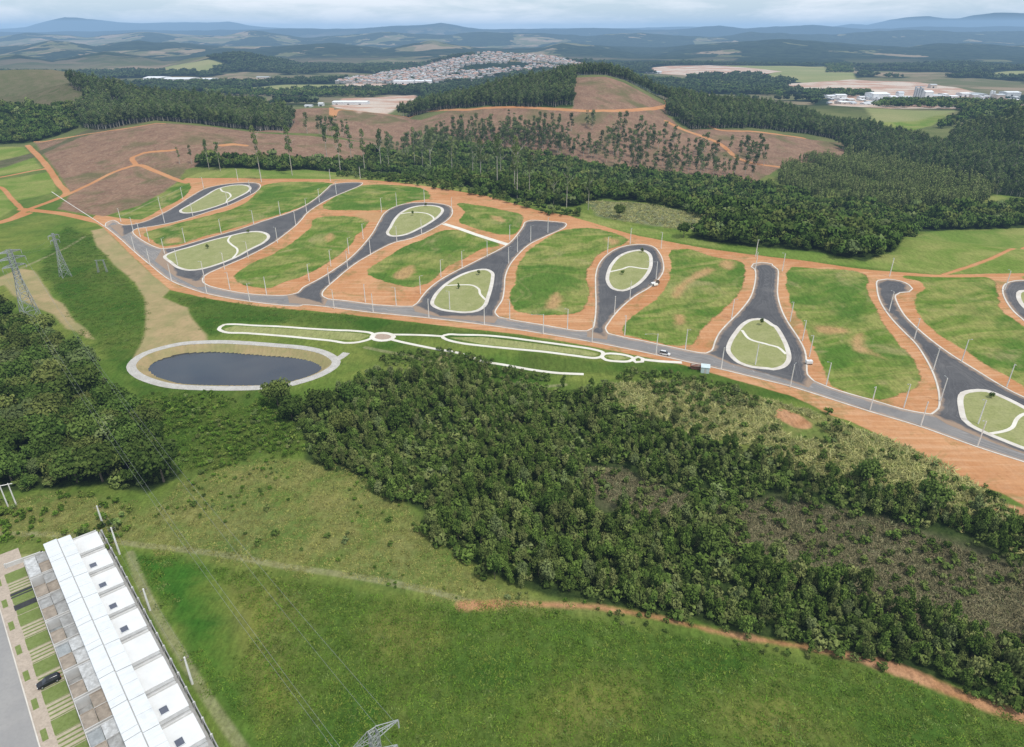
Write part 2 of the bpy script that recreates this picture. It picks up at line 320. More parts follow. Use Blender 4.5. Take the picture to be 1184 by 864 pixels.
# ground cover regions (outlines), strongest last
soil_poly = (K('P', (104, 254), (112, 248)) + K('B', (150, 205), (250, 212), (330, 165), (420, 118), (470, 70), (440, 36)) + [(215, 206), (310, 207), (420, 208), (432, 209), (500, 217), (560, 226), (620, 243), (660, 250), (690, 262), (740, 273), (820, 288), (880, 296), (930, 302), (1000, 312), (1080, 318), (1184, 316), (1300, 322), (1300, 640), (1184, 600)] +
    K('E', (997, 1010), (900, 960), (800, 930), (700, 890), (640, 850), (560, 810), (500, 775), (440, 740), (330, 690), (250, 665), (180, 625), (100, 590), (0, 562)) + K('D', (900, 798), (750, 755), (620, 728), (330, 670), (0, 615)) + K('C', (825, 716), (575, 686), (320, 656), (0, 622)) + K('B', (970, 624), (750, 602), (560, 572), (380, 532), (300, 462), (200, 370), (80, 252)))
LOTS = [K('B', (270, 272), (400, 235), (560, 195), (680, 160), (760, 110), (825, 52), (1110, 48), (1082, 76), (1040, 110), (990, 143), (900, 178), (780, 214), (650, 254), (520, 290), (420, 322), (360, 330), (310, 305)),
 K('B', (140, 195), (250, 130), (380, 60), (445, 42), (465, 75), (420, 120), (340, 160), (250, 207), (180, 205)),
 K('C', (100, 160), (150, 110), (220, 75), (300, 55), (460, 60), (545, 75), (565, 118), (500, 125), (430, 150), (390, 165), (300, 168), (180, 168)),
 K('C', (70, 205), (285, 212), (235, 290), (190, 345), (100, 410), (20, 455), (-100, 500), (-150, 520), (-220, 515), (-280, 495), (-302, 470), (-240, 420), (-130, 370), (-20, 300), (40, 250)),
 K('C', (715, 140), (800, 150), (900, 170), (985, 190), (985, 230), (950, 280), (850, 265), (720, 220), (745, 180)),
 K('C', (300, 450), (370, 395), (460, 340), (560, 300), (650, 262), (720, 265), (890, 330), (820, 340), (740, 380), (650, 425), (560, 500), (500, 515), (430, 505), (350, 480)),
 K('D', (0, 310), (50, 240), (130, 180), (230, 140), (340, 138), (485, 185), (450, 210), (400, 225), (360, 245), (330, 280), (300, 320), (295, 370), (310, 420), (300, 470), (260, 510), (170, 525), (60, 520), (0, 510), (-20, 480), (-30, 430), (-5, 370)),
 K('D', (700, 235), (760, 230), (900, 270), (1000, 290), (1005, 385), (990, 430), (930, 490), (850, 560), (800, 620), (780, 660), (720, 665), (620, 645), (560, 630), (490, 615), (500, 560), (560, 510), (640, 450), (690, 380), (700, 300)),
 K('E', (110, 100), (200, 105), (375, 120), (385, 180), (410, 240), (450, 310), (500, 380), (550, 440), (580, 490), (570, 560), (530, 570), (440, 600), (330, 578), (270, 555), (250, 510), (220, 450), (190, 380), (150, 300), (110, 240), (95, 170)),
 K('E', (535, 135), (860, 140), (880, 190), (900, 260), (960, 310), (1060, 370), (1100, 420), (1200, 620), (1060, 595), (997, 550), (900, 490), (800, 430), (700, 370), (620, 300), (590, 250), (600, 200), (630, 180), (600, 150)),
 K('E', (1000, 128), (1100, 135), (1300, 200), (1300, 330), (1220, 300), (1160, 200), (1080, 150), (1000, 140)),
]
WORN = [K('C', (230, 180), (400, 178), (440, 215), (300, 225)), K('C', (90, 290), (130, 270), (150, 300), (110, 320)), K('C', (440, 430), (500, 415), (520, 450), (460, 490), (400, 480)),
 K('D', (120, 460), (170, 420), (200, 480), (180, 505), (120, 500)), K('D', (700, 400), (860, 310), (900, 320), (780, 390), (720, 460), (690, 450)), K('D', (700, 520), (750, 520), (760, 570), (720, 580)),
 K('E', (325, 360), (380, 340), (400, 400), (470, 450), (400, 435), (330, 425)), K('C', (850, 190), (900, 195), (930, 230), (880, 225)), K('D', (380, 170), (470, 190), (420, 215)), K('E', (180, 320), (330, 330), (340, 350), (200, 350)),
 K('E', (50, 650), (110, 645), (165, 690), (150, 715), (90, 690)), K('D', (930, 270), (990, 290), (960, 330), (900, 300)), K('B', (350, 300), (420, 290), (440, 312), (360, 325)), K('C', (1110, 560), (1160, 530), (1180, 600), (1120, 600))]
SCRUBHILL = K('P', (-200, 102), (-60, 83), (0, 81), (60, 80), (90, 84), (114, 106), (135, 122), (110, 138), (0, 122), (-200, 125))
REGION = {
 'straw': [K('B', (20, 262), (45, 330), (130, 420), (220, 500), (265, 570), (270, 660), (262, 740), (235, 800), (200, 860), (300, 820), (430, 770), (550, 768), (545, 735), (505, 690), (465, 640), (460, 612), (400, 590), (345, 565), (380, 530), (300, 462), (200, 370), (80, 250)),
           K('F', (-60, 270), (0, 262), (100, 218), (170, 228), (215, 290), (260, 360), (320, 400), (370, 480), (440, 530), (475, 575), (430, 565), (380, 530), (330, 520), (270, 450), (200, 420), (130, 385), (60, 350), (20, 300), (-60, 330)),
           RING, K('H', (400, 255), (425, 215), (455, 190), (466, 200), (440, 232), (425, 268), (400, 270))],
 'brown': [K('P', (40, 164), (85, 159), (150, 147), (200, 143), (300, 154), (430, 166), (440, 178), (428, 188), (400, 191), (330, 189), (240, 190), (215, 196), (205, 210), (190, 222), (160, 238), (120, 250), (90, 246), (66, 242), (82, 224), (70, 205), (50, 178)),
           K('P', (664, 90), (700, 89), (722, 96), (772, 122), (770, 132), (790, 150), (850, 150), (930, 160), (990, 165), (970, 183), (900, 195), (870, 212), (760, 207), (640, 188), (560, 168), (500, 152), (470, 142), (520, 128), (600, 125), (662, 126)),
           K('P', (290, 152), (318, 128), (380, 125), (470, 135), (500, 145), (480, 165), (430, 166), (370, 155)), K('P', (980, 170), (1060, 180), (1090, 195), (1060, 200), (1000, 185))],
 'dry': [K('P', (225, 548), (300, 533), (360, 532), (430, 548), (480, 592), (520, 640), (560, 668), (620, 690), (700, 702), (700, 712), (560, 705), (420, 672), (280, 650), (160, 632), (128, 625), (150, 600), (185, 580)),
         K('P', (690, 445), (730, 445), (800, 440), (860, 455), (905, 470), (960, 480), (1000, 500), (1100, 540), (1184, 595), (1184, 640), (1100, 605), (1020, 570), (930, 545), (860, 515), (800, 500), (740, 480)),
         K('P', (-60, 575), (0, 585), (60, 570), (110, 575), (160, 590), (130, 640), (60, 625), (-60, 625)), K('P', (30, 620), (0, 635), (-40, 700), (20, 690), (55, 640))],
 'lush': [K('P', (150, 636), (280, 655), (420, 680), (560, 712), (700, 712), (850, 742), (1000, 775), (1184, 838), (1300, 880), (1300, 1000), (150, 1000), (300, 880), (250, 800), (195, 700)),
          K('P', (75, 262), (104, 272), (130, 305), (155, 330), (168, 350), (168, 385), (165, 410), (150, 435), (110, 400), (85, 370), (60, 330), (45, 315), (55, 290)),
          K('P', (350, 455), (150, 440), (160, 480), (190, 540), (215, 548), (300, 530), (350, 525), (340, 480)), K('B', (365, 550), (560, 575), (970, 625), (1178, 642), (1300, 690), (620, 680), (590, 700), (600, 735), (550, 735), (470, 650), (460, 610)),
          K('C', (0, 622), (320, 660), (575, 690), (825, 718), (1178, 770), (1178, 800), (400, 735), (0, 700)), K('D', (0, 690), (370, 735), (560, 745), (760, 755), (920, 800), (1178, 868), (1290, 900), (1290, 920), (1100, 900), (900, 850), (700, 800), (400, 800), (0, 800)),
          K('H', (60, 160), (240, 140), (400, 175), (560, 210), (720, 250), (850, 275), (900, 330), (780, 335), (600, 260), (400, 250), (100, 200))],
 'bright': [K('P', (-80, 168), (28, 170), (48, 195), (0, 203), (-80, 215)), K('P', (-80, 215), (0, 208), (60, 198), (66, 222), (20, 232), (-80, 225)), K('P', (-80, 235), (5, 228), (18, 240), (0, 252), (-80, 262)),
            K('P', (650, 250), (700, 255), (780, 270), (850, 287), (940, 292), (1000, 305), (1060, 272), (1110, 262), (1300, 258), (1300, 316), (1080, 317), (930, 302), (740, 272), (690, 260)), K('P', (1110, 195), (1140, 180), (1184, 178), (1300, 180), (1300, 200), (1150, 196)),
            K('P', (430, 209), (560, 224), (640, 245), (700, 255), (640, 236), (540, 212), (470, 202), (380, 199), (230, 200), (215, 206), (320, 207)), K('P', (1125, 210), (1150, 202), (1180, 225), (1140, 235)), K('P', (1010, 135), (1060, 128), (1100, 132), (1060, 150), (1020, 160))],
 'scrub': [K('P', (830, 588), (900, 576), (980, 592), (1060, 612), (1184, 652), (1280, 680), (1280, 790), (1184, 750), (1060, 722), (980, 692), (900, 668), (850, 632)), K('P', (665, 545), (720, 543), (800, 580), (770, 602), (690, 585)), K('P', (540, 480), (640, 480), (640, 500), (560, 510)), K('P', (70, 165), (180, 128), (200, 140), (90, 160), (0, 195), (-20, 190)), SCRUBHILL],
 'grey': [K('P', (680, 232), (740, 235), (825, 250), (830, 268), (760, 262), (690, 250)), K('P', (-200, 100), (0, 83), (60, 81), (100, 92), (130, 110), (100, 135), (0, 110), (-200, 130))],
 'floor': [],
 'wither': [K('P', (245, 672), (290, 668), (345, 682), (350, 715), (325, 740), (340, 800), (310, 850), (285, 790), (268, 730)), K('P', (640, 790), (740, 780), (760, 830), (700, 864), (620, 850)), K('P', (820, 820), (900, 800), (960, 850), (880, 864)), K('P', (430, 720), (470, 710), (500, 740), (450, 760))],
 'deep': [K('P', (146, 640), (200, 646), (262, 662), (268, 720), (282, 790), (318, 880), (300, 900), (258, 810), (200, 705))],
 'mow': [K('G', (505, 80), (560, 66), (760, 78), (1050, 95)) + K('H', (60, 100), (112, 110), (60, 133)) + K('G', (1000, 128), (700, 102), (520, 92)), K('H', (470, 120), (620, 118), (850, 145), (1100, 180), (1155, 195), (1130, 205), (900, 178), (640, 153)), K('D', (390, 714), (440, 708), (510, 724), (440, 733)),
         K('P', (0, 642), (50, 640), (40, 670), (-20, 700))],
 'bare': [K('P', (383, 122), (395, 114), (430, 113), (480, 110), (485, 116), (455, 128), (415, 131)), K('P', (755, 78), (820, 74), (870, 79), (905, 83), (880, 87), (800, 88), (750, 84)), K('P', (910, 97), (985, 92), (1060, 95), (1110, 102), (1184, 118), (1184, 124), (1100, 126), (1000, 124), (960, 122), (960, 112), (920, 104)),
          K('P', (870, 56), (900, 53), (905, 58), (880, 60)), K('P', (400, 96), (500, 97), (520, 99), (400, 100))],
 'field': [K('P', (784, 62), (840, 60), (900, 66), (960, 70), (985, 80), (990, 92), (930, 96), (880, 90), (900, 82), (830, 72), (784, 74)), K('P', (1000, 125), (1060, 128), (1110, 128), (1060, 140), (1010, 142)), K('P', (265, 104), (330, 98), (430, 98), (520, 100), (420, 104), (290, 106)), K('P', (1150, 84), (1184, 82), (1300, 84), (1300, 92), (1150, 90)), K('P', (740, 88), (790, 90), (790, 95), (750, 94)), K('P', (190, 78), (240, 69), (265, 76), (240, 82), (195, 84))],
}
TRACKS = [  # dirt tracks drawn into the ground: half width, line
 (2.6, K('A', (125, 150), (175, 200), (225, 260), (270, 330), (300, 370), (240, 400), (130, 440), (0, 500), (-200, 530))), (2.0, K('A', (-100, 310), (0, 295), (150, 265), (215, 255))), (1.8, K('A', (-60, 330), (0, 340), (50, 390), (95, 435))),
 (2.2, K('A', (280, 385), (400, 330), (520, 270), (620, 240), (700, 265), (800, 305), (850, 320))), (2.2, K('A', (620, 240), (600, 205), (650, 185), (760, 175), (800, 170))), (3.5, K('A', (100, 440), (200, 450), (280, 460), (420, 490), (480, 505))), (4.0, K('A', (-100, 520), (0, 500), (120, 460))), (4.0, K('A', (1010, 150), (1060, 145), (1110, 150))),
 (1.7, [(215, 207), (310, 207.5), (420, 208.5), (470, 213), (560, 228), (620, 245), (660, 252), (740, 275), (820, 290), (930, 303), (1000, 313), (1080, 319), (1184, 318), (1300, 318)]), (1.2, [(1090, 318), (1130, 305), (1165, 290), (1184, 286)]),
 (3.2, [(480, 131), (540, 127), (620, 125), (700, 128), (750, 126), (772, 121), (768, 112)]), (3.0, [(770, 140), (790, 150), (830, 165), (860, 186), (900, 193), (925, 195)]), (3.0, [(300, 133), (320, 127), (375, 124), (385, 135), (395, 127), (480, 133)]),
 (2.0, K('P', (40, 164), (85, 158), (150, 148), (190, 143))), (2.5, [(800, 130), (830, 150), (870, 152), (930, 160)]),
]
FAINT = [(1.0, [(-60, 612), (0, 617), (60, 618), (110, 622), (160, 630), (250, 640), (330, 655), (420, 668), (500, 684), (545, 697)]), (1.1, K('P', (150, 640), (170, 690), (205, 750), (245, 815), (290, 880))), (1.2, K('H', (90, 165), (200, 188), (300, 205), (400, 235))), (1.2, K('F', (110, 215), (200, 175), (330, 115), (420, 60))), (1.0, K('H', (720, 320), (790, 342), (900, 345), (1000, 335))), (1.0, K('B', (160, 195), (300, 130), (430, 70)))]
REDTRACK = [(.8, [(690, 702), (760, 714), (850, 735), (930, 748), (1005, 763)]), (1.6, [(1005, 763), (1050, 778), (1090, 795), (1130, 812), (1190, 832), (1260, 850)]), (1.6, [(535, 700), (560, 700), (575, 698)]), (.75, [(575, 698), (630, 699), (692, 702)]), (2.0, [(1130, 582), (1184, 592), (1240, 605)]), (4.0, [(904, 479), (915, 484), (924, 489)])]
WOODS = {
 'left': K('P', (-70, 340), (0, 345), (15, 388), (50, 392), (75, 398), (110, 432), (150, 478), (190, 520), (208, 552), (170, 572), (112, 560), (60, 566), (25, 566), (-70, 572)),
 'centre': K('P', (316, 462), (330, 476), (338, 490), (352, 505), (352, 532), (400, 545), (450, 575), (490, 592), (485, 612), (530, 640), (565, 665), (620, 686), (700, 700), (800, 718), (880, 738), (960, 755), (1040, 775), (1110, 795), (1200, 822), (1280, 840), (1280, 640), (1184, 612), (1130, 600), (1060, 585), (980, 560), (900, 535), (840, 520), (770, 502), (725, 475), (690, 450), (640, 452), (600, 447), (545, 440), (510, 438), (470, 432), (428, 432), (410, 448), (370, 461), (336, 468), (320, 463)),
 'back': K('P', (425, 172), (520, 170), (620, 182), (700, 196), (800, 207), (870, 216), (950, 236), (1040, 246), (1130, 244), (1240, 238), (1240, 262), (1060, 268), (1035, 290), (1000, 302), (940, 291), (860, 285), (795, 275), (835, 258), (760, 236), (700, 230), (660, 240), (600, 232), (530, 214), (470, 204), (425, 200), (330, 198), (225, 193), (232, 186), (330, 188), (425, 188)),
 'shrubby': K('P', (380, 203), (470, 206), (540, 216), (610, 234), (660, 244), (690, 252), (650, 252), (560, 228), (480, 214)),
 'hill': K('P', (452, 134), (480, 128), (560, 111), (640, 94), (663, 89), (663, 124), (600, 124), (520, 126), (470, 135)),
 'shoulder': K('P', (700, 87), (722, 92), (775, 118), (772, 132), (800, 150), (870, 148), (960, 160), (1020, 176), (1080, 190), (1150, 205), (1240, 225), (1240, 200), (1100, 174), (1000, 153), (930, 138), (870, 128), (820, 122), (770, 115), (725, 93)),
 'young': K('P', (905, 190), (960, 182), (1000, 172), (1060, 200), (1120, 208), (1150, 225), (1130, 240), (1040, 243), (950, 232), (900, 215)),
 'pines': K('P', (112, 152), (90, 140), (105, 118), (130, 108), (170, 114), (250, 123), (330, 132), (340, 142), (300, 152), (250, 146), (190, 140), (150, 144)),
 'left_dark': K('P', (-100, 126), (0, 122), (50, 126), (95, 126), (104, 138), (70, 156), (30, 166), (-100, 172)),
 'ridge': K('P', (80, 97), (100, 101), (130, 107), (160, 112), (150, 118), (110, 112), (85, 104)),
 'right': K('P', (1090, 168), (1120, 152), (1184, 134), (1260, 125), (1260, 172), (1184, 168), (1120, 172)),
 'rightbelt': K('P', (960, 165), (1030, 180), (1100, 190), (1184, 210), (1260, 220), (1260, 235), (1150, 225), (1100, 205), (1000, 185)),
}

def Wl(pts, ylim):
    """like W, but never farther than depth ylim (outlines that run along a crest)"""
    w = W(pts); p = np.array(pts, float); a, b, c = ray(p[:, 0], p[:, 1])
    k = w[:, 1] > ylim
    w[k, 0] = (a / b * ylim)[k]; w[k, 1] = ylim
    return w
YL = dict(scrub=1160, hill=1025, shoulder=1035, pines=965, ridge=1040, left_dark=1130, right=905, rightbelt=900, young=880, brown=1022, grey=1150, bare=3000, field=3000)

tick('pre')
# ================================================================== GROUND SHEET
def farwood(x, y):
    return (fbm(x / 420, y / 300, 71, 4) - .50 - .03 * np.clip(x / 1500, -1, 1) * -1) * 260 + (fbm(x / 70, y / 70, 73, 2) - .5) * 14
def build_ground():
    a_f = np.radians(np.arange(-52, 52.001, .135)); a_c = np.radians(np.arange(56, 304.1, 4.0))
    az = np.concatenate([a_f, a_c]); r = [1.0, 8, 20, 32, 40]
    while r[-1] < 1500: r.append(r[-1] * 1.0036)
    while r[-1] < 26000: r.append(r[-1] * 1.0085)
    r = np.array(r); nr, na = len(r), len(az)
    RR, AA = np.meshgrid(r, az, indexing='ij'); X = (RR * np.sin(AA)).ravel(); Y = (RR * np.cos(AA)).ravel()
    Z = HT(X, Y)
    sd = np.full(X.shape, -40.0)
    for p in ROADPOLYS: sd = np.maximum(sd, sdist(p, X, Y, 6))
    Z = Z - .4 * sstep(.3, 1.6, sd)
    sp = sdist(PONDPOLY, X, Y, 5); Z = Z - 2.3 * np.clip(sp / 3.9, 0, 1) - 1.2 * np.clip((sp - 5) / 4, 0, 1)
    V = np.stack([X, Y, Z], 1).astype(np.float32)
    i, j = np.meshgrid(np.arange(nr - 1), np.arange(na), indexing='ij'); j2 = (j + 1) % na
    F = np.stack([i * na + j, (i + 1) * na + j, (i + 1) * na + j2, i * na + j2], -1).reshape(-1, 4)
    me = bpy.data.meshes.new('ground')
    me.vertices.add(len(V)); me.vertices.foreach_set('co', V.ravel())
    me.loops.add(F.size); me.loops.foreach_set('vertex_index', F.ravel().astype(np.int32))
    me.polygons.add(len(F)); me.polygons.foreach_set('loop_start', np.arange(0, F.size, 4, dtype=np.int32)); me.polygons.foreach_set('loop_total', np.full(len(F), 4, np.int32))
    me.update(calc_edges=True); me.polygons.foreach_set('use_smooth', np.ones(len(F), bool))
    A = {}
    for k, ps in REGION.items():
        v = np.full(X.shape, -40.0)
        for p in ps: v = np.maximum(v, sdist(Wl(p, YL.get(k, 4000)), X, Y))
        A[k] = v
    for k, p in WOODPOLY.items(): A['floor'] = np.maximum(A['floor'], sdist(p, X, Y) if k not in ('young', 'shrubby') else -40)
    A['soila'] = sdist(W(soil_poly), X, Y)
    v = np.full(X.shape, -40.0)
    for p in LOTS: v = np.maximum(v, sdist(crom(W(p), 4, True), X, Y))
    A['lot'] = v
    v = np.full(X.shape, -40.0)
    for p in WORN: v = np.maximum(v, sdist(crom(W(p), 4, True), X, Y) - 1.5)
    A['worn'] = v
    v = np.full(X.shape, -40.0)
    for hw, p in TRACKS: v = np.maximum(v, ldist(crom(Wl(p, 1025), 6), X, Y, hw))
    A['soilb'] = v
    v = np.full(X.shape, -40.0)
    for hw, p in REDTRACK: v = np.maximum(v, ldist(crom(W(p), 4), X, Y, hw))
    A['redt'] = v
    v = np.full(X.shape, -40.0)
    for hw, p in FAINT: v = np.maximum(v, ldist(crom(W(p), 6), X, Y, hw))
    A['faint'] = v
    A['farwood'] = farwood(X, Y)
    for k, q in A.items():
        at = me.attributes.new(k, 'FLOAT', 'POINT'); at.data.foreach_set('value', q.astype(np.float32))
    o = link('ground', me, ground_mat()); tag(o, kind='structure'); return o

_m1, _m2 = flat(1004, 476), flat(1184, 534)
SOILROT = -math.atan2(_m2[1] - _m1[1], _m2[0] - _m1[0])
def ground_mat():
    m = new_mat('ground'); t = NT(m.node_tree); P = t.pos()
    nX = t.noise(P, 160, 4); nL = t.noise(P, 42, 4, .6, .6); nM = t.noise(P, 11, 4, .6, .4); nS = t.noise(P, 2.4, 3, .65); nF = t.noise(P, .75, 2, .7)
    nSt = t.noise(t.scale(P, (1.0, .28, .5)), 1.3, 3, .65)       # combed grass
    edge = t.math('ADD', t.math('MULTIPLY', t.math('SUBTRACT', nS, .5), 2.2), t.math('MULTIPLY', t.math('SUBTRACT', nM, .5), 5.0))
    edge2 = t.math('MULTIPLY', edge, .28)
    def A(nm): return t.attr(nm).outputs['Fac']
    def mask(nm, w=1.0, amp=1.0, e=edge, off=0.0):
        v = t.math('ADD', A(nm), t.math('MULTIPLY', e, amp)); return t.rng(v, off - w, off + w, 0, 1, True)
    def two(a, b, n, lo=.35, hi=.65): return t.mix(t.rng(n, lo, hi), a, b)
    # plain grass
    D_ = t.n('ShaderNodeVectorMath', operation='LENGTH'); t.l(P, D_.inputs[0]); d_ = D_.outputs['Value']
    c = two((.085, .15, .024), (.18, .205, .048), nL)
    c = t.mix(t.rng(nM, .45, .75, 0, .55), c, (.055, .105, .022))
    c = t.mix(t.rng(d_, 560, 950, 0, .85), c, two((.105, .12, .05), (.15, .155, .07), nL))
    dry = two((.195, .19, .064), (.11, .158, .034), nM, .38, .62); dry = t.mix(t.rng(nL, .5, .72, 0, .6), dry, (.095, .14, .04))
    c = t.mix(mask('dry', 3.5, 2.2), c, dry)
    lush = two((.044, .098, .014), (.096, .138, .028), nL, .38, .62); lush = t.mix(t.rng(nM, .5, .75, 0, .6), lush, (.05, .108, .017)); lush = t.mix(t.rng(t.noise(P, 55, 5, .65, .8), .52, .68, 0, .7), lush, (.12, .13, .034))
    c = t.mix(mask('lush', 3.0, 1.4), c, lush)
    c = t.mix(mask('deep', 2.5, 1.0), c, two((.034, .105, .013), (.06, .135, .018), nM))
    c = t.mix(t.math('MULTIPLY', mask('wither', 9.0, 2.6), .62), c, two((.19, .165, .055), (.22, .21, .05), nM))
    br = two((.135, .20, .038), (.235, .25, .075), nL, .4, .6)
    c = t.mix(mask('bright', 1.6, .8), c, br)
    straw = two((.37, .275, .15), (.27, .23, .11), nM, .4, .65); straw = t.mix(t.rng(nS, .55, .7, 0, .5), straw, (.2, .22, .09)); straw = t.mix(t.rng(nL, .48, .68, 0, .6), straw, (.23, .24, .10))
    c = t.mix(mask('straw', 1.0, .5), c, straw)
    soil = two((.42, .19, .082), (.49, .255, .125), nL); soil = t.mix(t.rng(nM, .45, .8, 0, .35), soil, (.40, .195, .095)); soil = t.mix(t.rng(t.noise(P, 6, 5, .75), .5, .85, 0, .35), soil, (.58, .40, .27)); soil = t.mix(t.rng(nX, .5, .64, 0, .5), soil, (.45, .215, .105))
    weeds = t.rng(t.noise(P, 17, 5, .72, .6), .53, .66, 0, .6)
    mp = t.n('ShaderNodeMapping'); t.l(P, mp.inputs[0]); mp.inputs['Rotation'].default_value = (0, 0, SOILROT); mp.inputs['Scale'].default_value = (.035, .55, 0)
    stk = t.noise(mp.outputs[0], 1.0, 5, .6); soil2 = t.mix(t.rng(stk, .48, .66, 0, .5), soil, (.60, .385, .235)); soil2 = t.mix(t.rng(stk, .3, .46, .45, 0), soil2, (.38, .20, .10))
    soil2 = t.mix(weeds, soil2, (.17, .165, .055)); soil2 = t.mix(t.rng(t.noise(P, 8, 4, .7, 2.0), .6, .72, 0, .4), soil2, (.31, .13, .058))
    c = t.mix(mask('soila', .6, .35), c, soil2)
    nLs = t.noise(t.scale(P, (.55, 1.3, 0)), 20, 5, .62, 1.4)
    lot = two((.115, .18, .03), (.24, .245, .075), nLs, .40, .58); lot = t.mix(t.rng(nL, .5, .60, 0, .85), lot, (.07, .145, .022)); lot = t.mix(t.rng(nM, .5, .70, 0, .6), lot, (.055, .12, .02)); lot = t.mix(t.rng(t.noise(P, 26, 4, .65, 1.2), .56, .7, 0, .65), lot, (.30, .26, .12))
    c = t.mix(mask('lot', .5, .85, edge, -1.1), c, lot)
    c = t.mix(t.math('MULTIPLY', mask('worn', 2.2, 1.1), .8), c, t.mix(.45, soil, (.4, .3, .15)))
    brown = two((.19, .115, .08), (.265, .165, .11), nM); brown = t.mix(t.rng(nS, .5, .7, 0, .6), brown, (.33, .245, .17)); brown = t.mix(t.rng(nL, .5, .66, 0, .75), brown, (.11, .115, .048)); brown = t.mix(t.rng(nF, .5, .8, 0, .35), brown, (.12, .085, .06))
    c = t.mix(mask('brown', 2.0, 1.0), c, brown)
    grey = two((.19, .19, .11), (.12, .14, .07), nM); c = t.mix(mask('grey', 3.0, 1.2), c, grey)
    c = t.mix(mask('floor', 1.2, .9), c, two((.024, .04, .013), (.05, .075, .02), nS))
    scrub = two((.14, .12, .075), (.085, .095, .042), nM); c = t.mix(mask('scrub', 4.0, 2.0), c, scrub)
    c = t.mix(t.math('MULTIPLY', mask('faint', .5, .3, edge2), .5), c, two((.34, .30, .19), (.25, .23, .12), nS))
    c = t.mix(mask('soilb', .5, 1.0, edge2), c, soil)
    c = t.mix(t.math('MULTIPLY', mask('redt', .9, .42), .92), c, two((.37, .175, .085), (.46, .25, .14), nM))
    mow = two((.24, .26, .095), (.29, .295, .125), nM); c = t.mix(mask('mow', .4, .1), c, mow)
    # beyond a kilometre: forest blocks and pasture on rolling land
    D = t.n('ShaderNodeVectorMath', operation='LENGTH'); t.l(P, D.inputs[0]); d = D.outputs['Value']
    f1 = t.noise(t.scale(P, (1, .7, 0)), 620, 5, .55, .8); f2 = t.noise(P, 210, 4, .6, .5); f3 = t.noise(P, 60, 4, .65)
    past = two((.19, .16, .10), (.12, .125, .06), f2, .44, .56); past = t.mix(t.rng(t.noise(P, 330, 3), .54, .58, 0, .8), past, (.29, .215, .15)); past = t.mix(t.rng(f3, .5, .7, 0, .5), past, (.10, .115, .05))
    wood = two((.012, .024, .016), (.03, .046, .026), f3, .38, .62)
    far = t.mix(t.rng(A('farwood'), -3, 3), past, wood)
    f4 = t.noise(t.scale(P, (1, .55, 0)), 1700, 5, .6, .6)
    sx = t.n('ShaderNodeSeparateXYZ'); t.l(P, sx.inputs[0]); bias = t.rng(sx.outputs[0], -2500, 2500, .012, -.06)
    far2 = t.mix(t.rng(t.math('ADD', bias, t.math('ADD', t.math('MULTIPLY', f1, .62), t.math('ADD', t.math('MULTIPLY', f4, .13), t.math('MULTIPLY', f2, .25)))), .51, .52), wood, past)
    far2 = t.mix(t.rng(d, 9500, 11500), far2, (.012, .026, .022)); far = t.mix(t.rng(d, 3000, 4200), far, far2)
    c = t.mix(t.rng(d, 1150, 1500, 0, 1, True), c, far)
    c = t.mix(mask('field', 6, 2.0), c, two((.20, .225, .09), (.27, .26, .12), f2))
    bare = two((.42, .26, .19), (.52, .44, .37), t.math('ADD', t.math('MULTIPLY', f3, .5), t.math('MULTIPLY', t.noise(t.scale(P, (.6, 1.6, 0)), 110, 4), .5)), .45, .55); c = t.mix(mask('bare', 5, 2.0), c, bare)
    # grain
    hb = t.math('ADD', t.math('MULTIPLY', nS, .6), t.math('MULTIPLY', nF, .3)); bare_ = t.math('MAXIMUM', t.math('MULTIPLY', mask('soila', .6, .35), t.math('SUBTRACT', 1.0, mask('lot', .5, .85, edge, -1.1))), t.math('MAXIMUM', mask('straw', 1, .5), mask('soilb', .5, 1.0, edge2))); hb = t.math('MULTIPLY', hb, t.math('SUBTRACT', 1.0, t.math('MULTIPLY', bare_, .86)))
    g = t.math('ADD', t.math('MULTIPLY', nF, .55), t.math('MULTIPLY', nSt, .75)); g = t.rng(g, .42, .9, .66, 1.34); g = t.math('ADD', 1.0, t.math('MULTIPLY', t.math('SUBTRACT', g, 1.0), t.math('SUBTRACT', 1.0, t.math('MULTIPLY', bare_, .72))))
    near = t.rng(d, 260, 900, 1, .3); g = t.math('ADD', t.math('MULTIPLY', t.math('SUBTRACT', g, 1.0), near), 1.0)
    gc = t.n('ShaderNodeCombineColor'); [t.l(g, gc.inputs[i]) for i in range(3)]
    c = t.mix(1.0, c, gc.outputs[0], 'MULTIPLY')
    pass
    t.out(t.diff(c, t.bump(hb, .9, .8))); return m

# ================================================================== SHEETS AND RIBBONS
def zs(x, y): return HT(x, y)
def sheet(name, poly, zoff, mat, parent=None, grid=7.0, zfix=None):
    poly = np.asarray(poly); n = len(poly)
    x0, y0 = poly.min(0); x1, y1 = poly.max(0)
    gx, gy = np.meshgrid(np.arange(x0 + grid / 2, x1, grid), np.arange(y0 + grid / 2, y1, grid)); gx, gy = gx.ravel(), gy.ravel()
    sd = sdist(poly, gx, gy, 5); k = sd > 1.0
    pts = [Vector(p) for p in poly] + [Vector((a, b)) for a, b in zip(gx[k], gy[k])]
    v, e, f, *_ = delaunay_2d_cdt(pts, [], [list(range(n))], 1, 1e-4)
    vx = np.array([(p.x, p.y) for p in v]); z = (zs(vx[:, 0], vx[:, 1]) if zfix is None else np.full(len(vx), zfix)) + zoff
    me = meshpy(name, np.column_stack([vx, z]), [list(q) for q in f])
    at = me.attributes.new('inset', 'FLOAT', 'POINT'); at.data.foreach_set('value', sdist(poly[::2] if len(poly) > 80 else poly, vx[:, 0], vx[:, 1], 3).astype(np.float32))
    return link(name, me, mat, parent)
